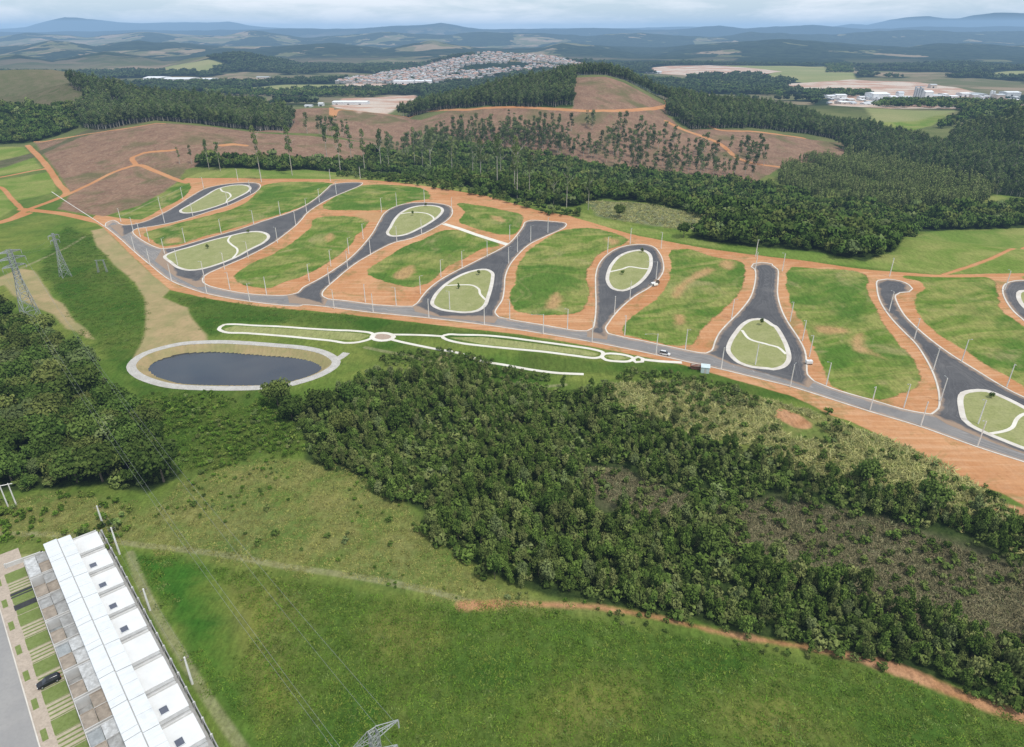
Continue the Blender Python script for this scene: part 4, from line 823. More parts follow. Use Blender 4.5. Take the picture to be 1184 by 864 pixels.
# --- plantations
def plantation(name, keys, step, lo, hi, vs, mat, label, seed, keep=1.0, trunks=True):
    q = np.concatenate([fill(WOODPOLY[k], step, keep=keep, jit=.75, dens=(26, .30 if trunks else .40), seed=seed + i) for i, k in enumerate(keys)]); s = g.uniform(lo, hi, len(q)) * (.8 + .4 * fbm(q[:, 0] / 30, q[:, 1] / 30, seed, 2))
    v = [var(d, t_plant[i % 2] if trunks else None) for i, d in enumerate(vs)]
    return gn_scatter(name, np.column_stack([q, Zat(q)]), np.column_stack([s, s, s * g.uniform(.85, 1.15, len(q))]), g.uniform(0, 6.28, len(q)), v, [mat, M['bark_pale']], label)
def _back(px, y): a_, b_, c_ = ray(px, 85.0); return (float(a_ / b_) * y, y)
WOODPOLY['summit'] = np.array([_back(640, 1028), _back(668, 1036), _back(700, 1040), _back(728, 1040), _back(745, 1075), _back(700, 1085), _back(650, 1075)])
plantation('hill_forest', ['hill', 'shoulder', 'summit'], 3.9, .8, 1.12, PLANT, M['leaf_euc'], 'tall plantation forest over the hilltop and its right shoulder', 61)
plantation('ridge_forest', ['pines', 'ridge'], 3.9, .85, 1.2, PLANT, M['leaf_euc'], 'dark plantation forest on the ridge at the upper left', 71)
plantation('belt_forest', ['right', 'rightbelt'], 6.0, .7, 1.1, PLANT, M['leaf_euc'], 'mixed tree belt at the right edge behind the valley', 81)
plantation('sapling_forest', ['young'], 3.0, .8, 1.15, YOUNG, M['leaf_young'], 'young pale green plantation on the slope above the back forest', 91, .9, False)
# --- tall single eucalyptus behind the lots, each with its own height
def top_h(p, py):
    a, b, c = ray(592, py); return float(CH + c / b * p[1] - zs(*p))
TALL = [(302, 209, 141), (338, 203, 135), (379, 190, 144), (394, 202, 135), (407, 192, 146), (422, 200, 140), (441, 198, 138), (450, 197, 158), (480, 196, 145), (489, 197, 147), (498, 199, 148), (547, 209, 141), (575, 216, 153), (595, 225, 160), (598, 229, 163), (579, 210, 151), (208, 190, 171), (222, 190, 167), (242, 196, 160), (255, 198, 163), (523, 205, 150), (556, 212, 158), (612, 228, 178), (640, 236, 196), (655, 240, 188), (680, 243, 200)]
TALL.sort()
for i, (px, py, ty) in enumerate(TALL):
    p = W([(px, py)])[0]; h = np.clip(top_h(p, ty), 9, 40); s = h / 20
    sx = s * (.62 if h > 20 else .8)
    tree('eucalyptus_tree', (p[0], p[1], float(zs(*p))), i * 1.7, (sx, sx, s), t_euc[i % 3], c_euc[i % 4], f'tall slender eucalyptus with bare pale trunk, {ORD[i]} from the left behind the lots', 'tall eucalyptus standing behind the lots')
# --- remnant trees scattered over the felled slope
rp = W(K('P', (640, 142), (700, 140), (770, 138), (850, 152), (885, 178), (880, 205), (800, 205), (740, 200), (690, 186), (640, 178), (560, 162), (490, 148), (520, 134), (600, 132)))
pr = fill(rp, 10.5, keep=.8, dens=(30, .36), seed=95); pr2 = fill(W(K('P', (430, 168), (520, 152), (640, 165), (700, 185), (620, 180), (520, 172))), 9, seed=96); pr3 = fill(W(K('P', (310, 150), (345, 135), (470, 140), (440, 165), (370, 160))), 12, keep=.55, seed=97)
pr = np.concatenate([pr, pr2, pr3]); pr = pr[np.argsort(np.hypot(pr[:, 0], pr[:, 1]))][:295]
for i, p in enumerate(pr):
    h = g.uniform(14, 23); s = h / 16
    tree('plantation_tree', (p[0], p[1], float(zs(*p))), g.uniform(0, 6.28), (s * .95, s * .95, s), t_plant[i % 2], c_plant[i % 5], 'thin plantation tree left standing on the felled brown slope below the hilltop', 'trees left standing on the felled slope')
# --- low growth
def scatter(name, parts, vs, mat, label, z=0.0):
    q = np.concatenate([a for a, _ in parts]); s = np.concatenate([b for _, b in parts]); k = visible(q, 35); q, s = q[k], s[k]
    return gn_scatter(name, np.column_stack([q, Zat(q) + z]), np.column_stack([s, s, s * g.uniform(.75, 1.3, len(q))]), g.uniform(0, 6.28, len(q)), [var(d) for d in vs], [mat, M['bark']], label)
def many(poly, step, lo, hi, seed, keep=1.0, dens=None, holes=()):
    q = fill(poly, step, holes, keep, 1.0, dens, seed); return q, g.uniform(lo, hi, len(q))
BAREP = W(K('P', (898, 474), (912, 472), (930, 484), (934, 495), (920, 494), (904, 485)))
_b = BAREP.mean(0); BAREP = BAREP + (BAREP - _b) / np.hypot(*(BAREP - _b).T)[:, None] * 6.5
RINGO = RINGW + (RINGW - _c) / np.hypot(*(RINGW - _c).T)[:, None] * 9.0
RW = {k: [Wl(p, YL.get(k, 4000)) for p in v] for k, v in REGION.items()}
scatter('scrub', [many(RW['scrub'][0], 1.25, .9, 1.8, 1, .92), many(RW['scrub'][1], 1.25, .9, 1.8, 2, .9), many(RW['scrub'][2], 1.5, .9, 1.8, 3)], LAWNY, M['leaf_scrub'], 'low grey brown scrub in the clearing of the thicket')
scatter('understory', [many(WOODPOLY['centre'], 2.3, .8, 1.9, 20, .9, None, holes), many(WOODPOLY['left'], 3.4, 1.0, 2.2, 21, .8)], SHRUB, M['leaf_thick'], 'low undergrowth between the trees of the valley thicket')
scatter('reeds', [many(RW['dry'][1], 1.25, 1.1, 2.3, 4, .9, None, [BAREP]), many(RW['grey'][0], 2.2, 1.2, 2.2, 5, .8)], TUFT, M['leaf_pale'], 'pale tall grass and bushes on the bank below the bare earth')
scatter('bushes', [many(RW['scrub'][0], 2.6, .3, 1.3, 22, .7, (20, .42)), many(RW['scrub'][1], 3.2, .5, 1.6, 23, .8), many(RW['dry'][1], 3.6, .5, 1.7, 19, .7, (16, .5), [BAREP]), many(RW['lush'][2], 3.0, .3, .9, 6, .5, (25, .5), [RINGO]), many(RW['dry'][0], 6.5, .4, 1.2, 7, .4, (30, .54)), many(RW['dry'][2], 3.0, .4, 1.5, 8, .8, (18, .45)), many(W(K('P', (410, 412), (520, 405), (640, 440), (560, 440), (470, 425))), 2.2, .5, 1.3, 9, .9), many(W(K('P', (690, 440), (760, 425), (830, 440), (900, 470), (860, 475), (780, 462))), 2.4, .6, 1.5, 10, .8), many(W(K('P', (560, 685), (700, 702), (850, 735), (960, 755), (960, 768), (850, 742), (700, 712))), 2.0, .3, .9, 11, .5), many(W(K('P', (1130, 560), (1184, 600), (1184, 640), (1080, 600))), 2.6, .5, 1.4, 12, .8)], SHRUB, M['leaf_thick'], 'scattered green bushes in the rough grass')
fieldp = W(K('P', (165, 642), (280, 658), (420, 683), (540, 703), (700, 714), (850, 745), (1000, 778), (1120, 812), (1184, 838), (1300, 900), (1184, 960), (320, 960), (300, 880), (250, 800), (195, 700)))
scatter('grass', [many(fieldp, 1.25, .5, 1.15, 13, .92, None, [RW['deep'][0]])], LAWNY, M['leaf_grass'], 'tall uneven grass of the near field')
scatter('herbage', [many(RW['lush'][2], 2.0, .35, 1.05, 31, .7, (16, .45), [RINGO]), many(RW['dry'][0], 3.4, .25, .7, 32, .7, (20, .5)), many(RW['dry'][2], 2.4, .3, 1.2, 33, .7, (15, .42)), many(W(K('P', (140, 470), (175, 505), (205, 555), (225, 560), (330, 535), (350, 500), (320, 470), (200, 460))), 2.8, .35, 1.1, 35, .5, (14, .46), [RINGO])], SHRUB, M['leaf_herb'], 'rough leafy growth around the pond and on the dry meadow')
scatter('dry_grass', [many(RW['dry'][0], 1.45, .5, 1.1, 14, .9), many(RW['dry'][2], 1.6, .5, 1.2, 15, .9)], LAWNY, M['leaf_drygrass'], 'straw coloured rough grass above the near field')
scatter('field_weeds', [many(RW['lush'][1], 1.9, .5, 1.1, 16, .8, None, [RINGO]), many(RW['lush'][3], 2.0, .4, 1.0, 17, .6), many(RW['lush'][2], 1.5, .6, 1.4, 18, .8, None, [RINGO])], LAWNY, M['leaf_grass'], 'coarse green grass on the embankments around the pond')
# --- far tree belts on the plain
FB = [W(K('P', *p)) for p in ([(230, 103), (330, 107), (430, 104), (460, 108), (430, 113), (330, 113), (240, 110)], [(700, 80), (760, 92), (850, 100), (920, 106), (900, 112), (800, 104)], [(930, 106), (1010, 108), (1010, 113), (930, 112)], [(1020, 118), (1100, 118), (1180, 122), (1180, 130), (1100, 126), (1010, 124)], [(1090, 142), (1130, 132), (1130, 140), (1075, 152)], [(955, 75), (985, 74), (985, 84), (955, 84)], [(150, 98), (240, 95), (300, 96), (300, 100), (200, 101)])]
q = np.concatenate([fill(p, 13, keep=.85, seed=200 + i) for i, p in enumerate(FB)]); s = g.uniform(.8, 1.5, len(q))
gn_scatter('tree_belt_woods', np.column_stack([q, Zat(q)]), np.column_stack([s * 1.2, s * 1.2, s]), g.uniform(0, 6.28, len(q)), [var(d) for d in FARB], [M['leaf_wood'], M['bark']], 'dark tree belts on the plain beyond the hill')
_x = np.arange(-2600, 2600, 17.0); _y = np.arange(1330, 3100, 17.0); gx, gy = np.meshgrid(_x, _y); gx = (gx + g.uniform(-8, 8, gx.shape)).ravel(); gy = (gy + g.uniform(-8, 8, gy.shape)).ravel()
k = (farwood(gx, gy) > 2) & (np.abs(gx) < gy * .8); gx, gy = gx[k], gy[k]; k = np.ones(len(gx), bool)
for p_ in RW['bare'] + RW['field'] + [Wl(q_, 4000) for q_ in (K('P', (384, 97), (430, 88), (500, 73), (556, 62.5), (600, 63), (665, 73), (690, 79), (600, 84), (535, 96)), K('P', (955, 122), (955, 100), (1184, 100), (1184, 122)))]: k &= sdist(p_, gx, gy, 30) < -12
q = np.stack([gx[k], gy[k]], 1); s = g.uniform(.9, 1.7, len(q)); print('FARTREES', len(q))
gn_scatter('grove_woods', np.column_stack([q, Zat(q)]), np.column_stack([s * 1.6, s * 1.6, s * 1.1]), g.uniform(0, 6.28, len(q)), [var(d) for d in FARB], [M['leaf_far'], M['bark']], 'dark woods and groves on the far plain and hills')
# saplings planted on the islands
ISL = [((866 - 0) / 1.0, 0)]
for i, (f, x, y) in enumerate([('B', 735, 275), ('B', 550, 345), ('C', 500, 195), ('C', 560, 152), ('C', 800, 465), ('C', 708, 528), ('D', 470, 345), ('D', 558, 245), ('D', 1100, 575), ('E', 870, 600)]):
    p = W(K(f, (x, y)))[0]; n = ['second', 'second', 'third', 'third', 'fourth', 'fourth', 'fifth', 'fifth', 'sixth', 'seventh'][i]
    where = 'beside the path' if i % 2 else 'near the far tip'
    tree('sapling', (p[0], p[1], float(zs(*p)) + .2), i, (.42, .42, .42), t_bush[0], c_bush[i % 6], f'small dark sapling {where} of the {n} teardrop island from the left', 'saplings on the islands')

tick('POSTS')
# ================================================================== LAMP POSTS
LAMPS = [('B', q) for q in [(157, 222), (355, 228), (337, 166), (438, 122), (533, 75), (688, 36), (795, 42), (745, 92), (642, 146), (483, 196), (213, 266), (245, 292), (285, 312), (355, 368), (448, 318), (612, 276), (760, 236), (880, 193), (1000, 180), (1058, 133), (1135, 98), (1108, 38), (950, 237), (868, 318), (735, 385), (628, 438), (415, 420), (220, 357), (290, 420), (387, 492), (547, 550), (535, 478), (652, 530), (742, 585), (818, 552)]]
LAMPS += [('C', q) for q in [(30, 492), (128, 424), (210, 368), (275, 300), (358, 178), (427, 155), (553, 133), (677, 178), (540, 277), (428, 314), (308, 370), (204, 431), (122, 510), (143, 617), (285, 588), (320, 632), (425, 605), (535, 550), (573, 658), (628, 472), (724, 430), (838, 382), (940, 307), (668, 622), (825, 690), (975, 360), (935, 412), (1035, 312), (1113, 272), (940, 668), (1092, 732), (262, 28)]]
LAMPS += [('D', q) for q in [(402, 247), (505, 205), (645, 226), (622, 365), (503, 463), (433, 527), (220, 590), (110, 612), (332, 652), (480, 620), (622, 708), (755, 686), (918, 773), (1073, 755), (1073, 322), (965, 545), (1075, 262)]]
LAMPS += [('E', q) for q in [(68, 112), (98, 306), (145, 380), (98, 557), (237, 550), (405, 646), (535, 636), (600, 706), (480, 132), (478, 267), (575, 373), (648, 492), (675, 612), (757, 460), (930, 557), (820, 700), (818, 784), (172, 440), (922, 185)]]
pp = []
for f, q in LAMPS:
    p = K(f, q)[0]
    if all(math.hypot(p[0] - a, p[1] - b) > 4.5 for a, b in pp): pp.append(p)
pp.sort(); lw = W(pp)
ARMED = K('D', (622, 708), (622, 365), (110, 612)) + K('C', (1092, 732))
allroad = np.concatenate([mainlow] + [L['w'] for L in LOOPS.values()] + [L['pw'] for L in LOOPS.values()] + [maintop])
seg = ['lower edge of the main road'] * len(mainlow) + sum([[f'{ORD[k - 1]} loop road'] * len(L['w']) for k, L in LOOPS.items()], []) + sum([[f'{ORD[k - 1]} teardrop island'] * len(L['pw']) for k, L in LOOPS.items()], []) + ['upper kerb of the main road'] * len(maintop)
cnt = {}
M['lamp'] = simple('lamp_grey', (.45, .46, .46), None, 1, .5)
def lamp_meshes(arm):
    b = MB(); b.bar((0, 0, -.3), (0, 0, 9.3), .23, .15, 7); c = MB(); c.bar((0, 0, 9.15), (arm * .5, 0, 9.5), .055, .05, 5); c.bar((arm * .5, 0, 9.5), (arm, 0, 9.55), .05, .04, 5)
    h = MB(); h.quadbox([(arm - .1, -.1, 9.48), (arm + .55, -.15, 9.46), (arm + .55, .15, 9.46), (arm - .1, .1, 9.48), (arm - .1, -.07, 9.6), (arm + .5, -.1, 9.62), (arm + .5, .1, 9.62), (arm - .1, .07, 9.6)])
    out = []
    for n, q, m in (('pole', b, M['pole']), ('arm', c, M['lamp']), ('lamp_head', h, M['lamp'])):
        me = meshpy(n, q.v, q.f); me.materials.append(m); out.append((n, me))
    return out
LM = {0: lamp_meshes(1.0), 1: lamp_meshes(5.0)}
for (px, py), p in zip(pp, lw):
    i = int(np.argmin(np.hypot(*(allroad - p).T))); s = seg[i]; cnt[s] = cnt.get(s, 0) + 1
    armed = any(math.hypot(px - a, py - b) < 5 for a, b in ARMED)
    dx, dy = allroad[i] - p; rz = math.atan2(dy, dx) if not armed else math.pi + .15
    e = empty('street_lamp', (p[0], p[1], float(zs(*p)) + .05), rz)
    tag(e, ('long armed lamp post, ' if armed else 'slim pale lamp post, ') + f'{ORD[cnt[s] - 1]} from left along the {s}', 'street lamp', 'street lamps of the new roads')
    for n, me in LM[int(armed)]:
        o = bpy.data.objects.new(n, me); COL.objects.link(o); o.parent = e

# ================================================================== LATTICE TOWERS AND POWER LINES
def lattice(name, base, h, bw, tw, rz, arms, label, r=.13, waist=.62):
    e = empty(name, (base[0], base[1], float(zs(*base))), rz); tag(e, label, 'pylon', 'lattice pylons of the power line')
    def hw(f): return (bw + (tw - bw) * min(1, f / waist)) if f < waist else tw + (tw * .75 - tw) * (f - waist) / (1 - waist)
    lv = [0]; 
    while lv[-1] < 1: lv.append(min(1, lv[-1] + max(.035, hw(lv[-1]) * 1.7 / h)))
    def cor(f, i): s = hw(f); return Vector((s * (1, 1, -1, -1)[i], s * (1, -1, -1, 1)[i], h * f))
    for i in range(4):
        b = MB()
        for f0, f1 in zip(lv[:-1], lv[1:]): b.bar(cor(f0, i), cor(f1, i), r, r, 4)
        b.build('leg', M['steel'], e)
    b = MB()
    for f0, f1 in zip(lv[:-1], lv[1:]):
        for i in range(4):
            j = (i + 1) % 4; b.bar(cor(f0, i), cor(f1, j), r * .55, None, 3); b.bar(cor(f0, j), cor(f1, i), r * .55, None, 3); b.bar(cor(f1, i), cor(f1, j), r * .6, None, 3)
    b.build('bracing', M['steel'], e)
    tips = []
    for z, L, dh in arms:
        b = MB(); s = hw(z / h)
        for sx in (-1, 1):
            tip = Vector((sx * L, 0, z))
            for sy in (-1, 1):
                a0 = Vector((sx * s, sy * s, z)); a1 = Vector((sx * s, sy * s, z + dh)); b.bar(a0, tip, r * .7, None, 3); b.bar(a1, tip + Vector((0, 0, .15)), r * .7, None, 3)
                for q in (.2, .4, .6, .8): b.bar(a0.lerp(tip, q), a1.lerp(tip, q - .12), r * .5, None, 3)
            for q in (.15, .4, .65): b.bar(Vector((sx * s, -s, z)).lerp(tip, q), Vector((sx * s, s, z)).lerp(tip, q + .15), r * .5, None, 3)
            tips.append((tip, sx))
        arm = b.build('crossarm', M['steel'], e)
        ins = MB()
        for sx in (-1, 1): ins.bar((sx * L, 0, z), (sx * L, 0, z - 1.6), .11, .11, 6)
        ins.build('insulator', M['lamp'], arm)
    mw = Matrix.Translation(e.location) @ Matrix.Rotation(rz, 4, 'Z')
    return e, [mw @ (t + Vector((0, 0, -1.6))) for t, _ in tips]
t1 = W([(38, 372)])[0]; h1 = top_h(t1, 289); t2 = W([(76, 320)])[0]; h2 = top_h(t2, 270)
E1, tip1 = lattice('lattice_tower', t1, h1, 3.6, 1.1, .9, [(h1 * .97, 4.5, .8), (h1 * .88, 5.4, 1.2), (h1 * .78, 4.6, 1.2)], 'tall grey lattice tower standing on the pale strip by the left wood', .17)
E2, tip2 = lattice('lattice_tower', t2, h2, 2.3, .6, .9, [(h2 * .95, 2.6, .7), (h2 * .84, 2.2, .7)], 'slimmer lattice tower in the green field behind the taller one', .12)
t3 = W([(119, 315)])[0]
e = empty('portal_frame', (t3[0], t3[1], float(zs(*t3))), .2); tag(e, 'small steel portal frame in the green field beside the bank', 'pylon')
for sx in (-1, 1):
    b = MB()
    for a in ((-.4, -.4), (-.4, .4), (.4, -.4), (.4, .4)): b.bar((sx * 2.2 + a[0], a[1], -.2), (sx * 1.7 + a[0] * .4, a[1] * .4, 7), .08, None, 4)
    for k in range(7): b.bar((sx * (2.2 - .07 * k) - .4, -.35, k), (sx * (2.13 - .07 * k) + .35, .35, k + 1), .05, None, 3); b.bar((sx * (2.2 - .07 * k) + .35, -.35, k), (sx * (2.13 - .07 * k) - .35, -.35, k + 1), .05, None, 3)
    b.build('leg', M['steel'], e)
b = MB(); b.bar((-2.6, 0, 7), (2.6, 0, 7), .12, None, 4); b.bar((-1.8, 0, 6.2), (1.8, 0, 7), .06, None, 3); b.build('beam', M['steel'], e)
zt = 31.0; a0 = np.array(flat(398, 874, zt)); a1 = np.array(flat(456, 836, zt)); mid = a0 * .42 + a1 * .58; L4 = float(np.hypot(*(a1 - a0)) / 2); rz4 = math.atan2(*(a1 - a0)[::-1])
E4, tip4 = lattice('lattice_tower', mid, zt + .9, 2.6, .75, rz4, [(zt, L4, 1.0), (zt - 5, L4 * .85, 1.0)], 'lattice tower whose crossarm rises into the bottom edge of the field', .10)
for o in [E4]: o.location.z = -.0
def wire(a, b, sag, label, group, r=.02, n=28):
    a, b = Vector(a), Vector(b); m = MB(); P = [a.lerp(b, i / n) - Vector((0, 0, 4 * sag * (i / n) * (1 - i / n))) for i in range(n + 1)]
    for p, q in zip(P[:-1], P[1:]): m.bar(p, q, r, r, 4, 0, False)
    base = P[0]; o = m.build('power_line', M['wire']); return tag(o, label, 'power line', group)
ts = sorted(tip4, key=lambda v: (-round(v.z), v.x)); t1s = sorted(tip1, key=lambda v: (-round(v.z), v.x))
for i in range(4): wire(ts[i], t1s[i], 9, 'thin grey conductor sagging over the near field between the two lattice towers', 'conductors over the near field')
t2s = sorted(tip2, key=lambda v: (-round(v.z), v.x))
for i in range(2): wire(t1s[i], t2s[i], 2, 'thin conductor between the two lattice towers on the left', 'conductors on the left', .014)
def wood_pole(px, py, tx, ty, label, arm=True):
    p = W([(px, py)])[0]; h = top_h(p, ty); e = empty('utility_pole', (p[0], p[1], float(zs(*p))), R(-48)); tag(e, label, 'utility pole')
    b = MB(); b.bar((0, 0, -.3), (0, 0, h), .26, .17, 8); b.build('pole', M['pole'], e)
    c = MB(); c.box(-.05, -.8, h - .5, .07, .8, h - .38); c.build('crossarm', M['bark'], e)
    ins = MB()
    for y in (-.7, 0.25, .7): ins.bar((0, y, h - .4), (0, y, h - .15), .05, .04, 5)
    ins.build('insulator', M['lamp'], e); return e, h
UP = [wood_pole(119.5, 608, 113, 585, 'concrete utility pole at the far corner of the terraced row'), wood_pole(138.5, 641, 128, 610, 'concrete utility pole behind the white roofs nearest the dirt track'), wood_pole(173.5, 706, 165, 681, 'concrete utility pole beside the middle of the white terraced row'), wood_pole(222.5, 791, 213, 760, 'concrete utility pole nearest the bottom edge, behind the terraced row')]
for (e, h), (f, k) in zip(UP[:-1], UP[1:]):
    for y in (-.7, .7):
        q = Matrix.Rotation(R(-48), 3, 'Z') @ Vector((0, y, 0)); wire(e.location + q + Vector((0, 0, h - .15)), f.location + q + Vector((0, 0, k - .15)), .5, 'thin cable strung between the concrete poles behind the terrace', 'cables behind the terrace', .012, 10)
p, q = W([(9.5, 586), (19, 584)]); e = empty('twin_pole', (p[0], p[1], float(zs(*p)))); tag(e, 'twin concrete pole with a crossbeam at the edge of the left wood', 'utility pole'); h = top_h(p, 561); dq = Vector((q[0] - p[0], q[1] - p[1], 0))
for v in (Vector((0, 0, 0)), dq): b = MB(); b.bar(v - Vector((0, 0, .3)), v + Vector((0, 0, h)), .2, .14, 8); b.build('pole', M['pole'], e)
b = MB(); b.bar(-dq * .35 + Vector((0, 0, h - .3)), dq * 1.5 + Vector((0, 0, h - .3)), .12, .12, 5); b.build('crossbeam', M['pole'], e)

tick('HOUSES')
# ================================================================== TERRACED HOUSES
RD = (.664, -.747); RN = (.747, .664); RO = (-116.1, 132.4); RZ = math.atan2(RD[1], RD[0]); PITCH = 8.9
def loc(u, n): return RO[0] + RD[0] * u + RN[0] * n, RO[1] + RD[1] * u + RN[1] * n
def roofmat(name, a, grime):
    m = new_mat(name); t = NT(m.node_tree); P = t.pos(); mp = t.n('ShaderNodeMapping'); t.l(P, mp.inputs[0]); mp.inputs['Rotation'].default_value = (0, 0, -RZ)
    q = mp.outputs[0]; st = t.noise(t.scale(q, (2.2, .25, 1)), 1.0, 4, .65); c = t.mix(t.rng(st, .45, .8, 0, .55), a, grime); c = t.mix(t.rng(t.noise(P, 2.6, 5, .7), .5, .8, 0, .6), c, grime)
    wv = t.n('ShaderNodeTexWave', bands_direction='X'); t.l(q, wv.inputs[0]); wv.inputs['Scale'].default_value = 1.05; rib = t.rng(wv.outputs['Fac'], 0, .14, .80, 1)
    gc = t.n('ShaderNodeCombineColor'); [t.l(rib, gc.inputs[i]) for i in range(3)]; c = t.mix(1.0, c, gc.outputs[0], 'MULTIPLY')
    t.out(t.princ(c, .5, 0, .35)); return m
M['white_roof'] = roofmat('white_metal_roof', (.70, .72, .73), (.52, .53, .53))
M['white_flat'] = simple('white_membrane', (.72, .72, .715), (.66, .66, .65), 3, .7)
M['wall'] = simple('render_wall', (.62, .61, .59), (.50, .49, .47), 2.5, .9)
M['grey_slab'] = simple('weathered_slab', (.40, .40, .39), (.26, .255, .245), 1.1, .9, fine=.3)
M['pale_slab'] = simple('pale_stained_slab', (.60, .61, .61), (.38, .38, .375), .9, .9, fine=.3)
M['blue_slab'] = simple('bluish_slab', (.36, .38, .385), (.26, .275, .28), 1.0, .9, fine=.4)
M['brown_slab'] = simple('brown_clay_slab', (.37, .31, .25), (.25, .21, .17), 1.3, .9, fine=.35)
M['dark'] = simple('dark_opening', (.03, .03, .032), (.045, .045, .045), 1, .6)
M['sky_glass'] = simple('skylight_glass', (.085, .095, .13), (.11, .12, .155), .8, .15, 0, .5)
M['drive'] = simple('drive_strip', (.46, .40, .29), (.38, .33, .235), 1.0, .9, fine=.3)
M['turf'] = simple('front_turf', (.15, .20, .05), (.19, .235, .075), 1.2, .95, fine=.35)
M['walk'] = simple('pavement_slabs', (.47, .39, .315), (.40, .33, .265), 1.6, .9, fine=.4)
M['street'] = asphalt('street_asphalt', (.27, .262, .258), (.31, .30, .29), (.36, .345, .325))
M['side_gap'] = simple('grey_gutter', (.47, .47, .46), (.38, .38, .37), 1.2, .85)
SKYL = {1, 2, 3, 4, 7, 8}
slabs = [('pale_slab', 'grey_slab', 'pale_slab', 'brown_slab'), ('grey_slab', 'grey_slab', 'brown_slab', 'brown_slab'), ('grey_slab', 'grey_slab', 'brown_slab', 'grey_slab'), ('blue_slab', 'grey_slab', 'brown_slab', 'grey_slab'), ('blue_slab', 'pale_slab', 'brown_slab', 'pale_slab'), ('grey_slab', 'pale_slab', 'brown_slab', 'pale_slab'), ('grey_slab', 'brown_slab', 'brown_slab', 'brown_slab'), ('blue_slab', 'pale_slab', 'brown_slab', 'grey_slab'), ('grey_slab', 'grey_slab', 'brown_slab', 'brown_slab')]
desc = ['no skylight, at the far end of the row', 'first skylight from the far end', 'second skylight from the far end', 'third skylight from the far end', 'fourth skylight from the far end', 'no skylight, nearest the parked black car', 'no skylight, just before the last two skylights', 'skylight, second from the bottom edge', 'skylight, cut by the bottom edge']
for k in range(9):
    x, y = loc(-1.9 + PITCH * k, 0); e = empty('terraced_house', (x, y, 0), RZ)
    tag(e, 'white roofed terraced house, ' + desc[k], 'house', 'terraced houses in one row'); g2 = random.Random(900 + k)
    Lh = PITCH - .12
    w = MB(); w.box(.06, 0, -.2, Lh, 5.7, 4.75); w.box(.06, 5.72, -.2, Lh, 11.25, 2.55)
    for u0, u1, n0, n1, hh in ((.06, Lh, -5.15, -5.0, 2.2), (8.3, 8.45, -4.98, -.02, 2.75), (.06, .2, -4.98, -.02, 2.75), (4.1, 4.22, -4.98, -.02, 2.6)): w.box(u0, n0, -.1, u1, n1, hh)
    w.box(-.02, 5.72, 2.5, .14, 11.3, 3.15); w.build('wall', M['wall'], e)
    r = MB(); r.box(.12, -.18, 4.82, 6.9, 2.72, 4.95, tz=(.0, .0, .14, .14)); r.box(6.98, -.18, 4.80, PITCH - .1, 2.72, 4.93, tz=(0, 0, .14, .14)); r.build('front_roof', M['white_roof'], e)
    r = MB(); d = .55; r.box(.12 + d, 2.92, 4.86, 4.4 + d, 5.75, 5.0, tz=(.1, .1, -.02, -.02)); r.box(4.45 + d, 2.92, 4.85, PITCH - .1 + d, 5.75, 4.99, tz=(.1, .1, -.02, -.02)); r.build('rear_roof', M['white_roof'], e)
    r = MB(); r.box(-.05, 2.74, 4.76, PITCH - .16, 2.9, 4.9); r.build('gutter', M['side_gap'], e)
    r = MB(); r.box(.2, 5.85, 2.57, 7.0, 11.45, 2.72, tz=(.06, .06, 0, 0)); r.build('terrace_roof', M['white_flat'], e)
    r = MB(); r.box(7.05, 5.85, 2.57, PITCH - .2, 11.3, 2.63); r.box(7.9, 5.85, 2.64, 8.02, 11.4, 2.86); r.build('side_roof', M['side_gap'], e)
    if k in SKYL:
        s = MB()
        for q in ((4.1, 6.65, 6.0, 6.73), (4.1, 8.17, 6.0, 8.25), (4.1, 6.74, 4.18, 8.16), (5.92, 6.74, 6.0, 8.16)): s.box(q[0], q[1], 2.73, q[2], q[3], 2.98)
        s = s.build('skylight', M['white_roof'], e); pn = MB(); pn.box(4.19, 6.74, 2.73, 5.91, 8.16, 2.90); pn.build('pane', M['sky_glass'], s)
    for (u0, u1, n0, n1), mt, hz in zip(((.25, 4.05, -4.95, -2.6), (.25, 4.05, -2.5, -.05), (4.28, 8.25, -4.95, -2.55), (4.28, 8.25, -2.45, -.05)), slabs[k], (2.25, 2.6, 2.72, 2.62)):
        hz = .12 if (u0 < 1 and n0 < -4 and k in (1, 3, 5, 6)) else hz + g2.uniform(-.2, .2); c = MB(); c.box(u0, n0, hz - .14, u1, n1, hz, tz=(0, 0, g2.uniform(0, .12), g2.uniform(0, .12)))
        c.box(u0, n0 - .0, hz + .005, u0 + .12, n1, hz + .16); c.box(u0 + .13, n1 - .12, hz + .13, u1, n1, hz + .22) if g2.random() < .6 else None
        c.build('carport_roof', M[mt], e)
    c = MB(); c.box(.3, -5.22, 0, 3.9, -5.16, 2.0); c.box(4.5, -5.22, 0, 6.0, -5.16, 2.1); c.build('door', M['dark'], e)
    c = MB(); c.box(1.2, 11.26, .9, 2.6, 11.3, 2.0); c.box(4.4, 11.26, 0, 6.2, 11.3, 2.1); c.build('window', M['dark'], e)
    if k % 2 == 0 or k == 5:
        c = MB(); c.box(3.0 + g2.uniform(-1, 1), -1.6, 2.95, 3.6 + 1, -.7, 3.3); c.build('water_tank', M['blue_slab'], e) if False else None
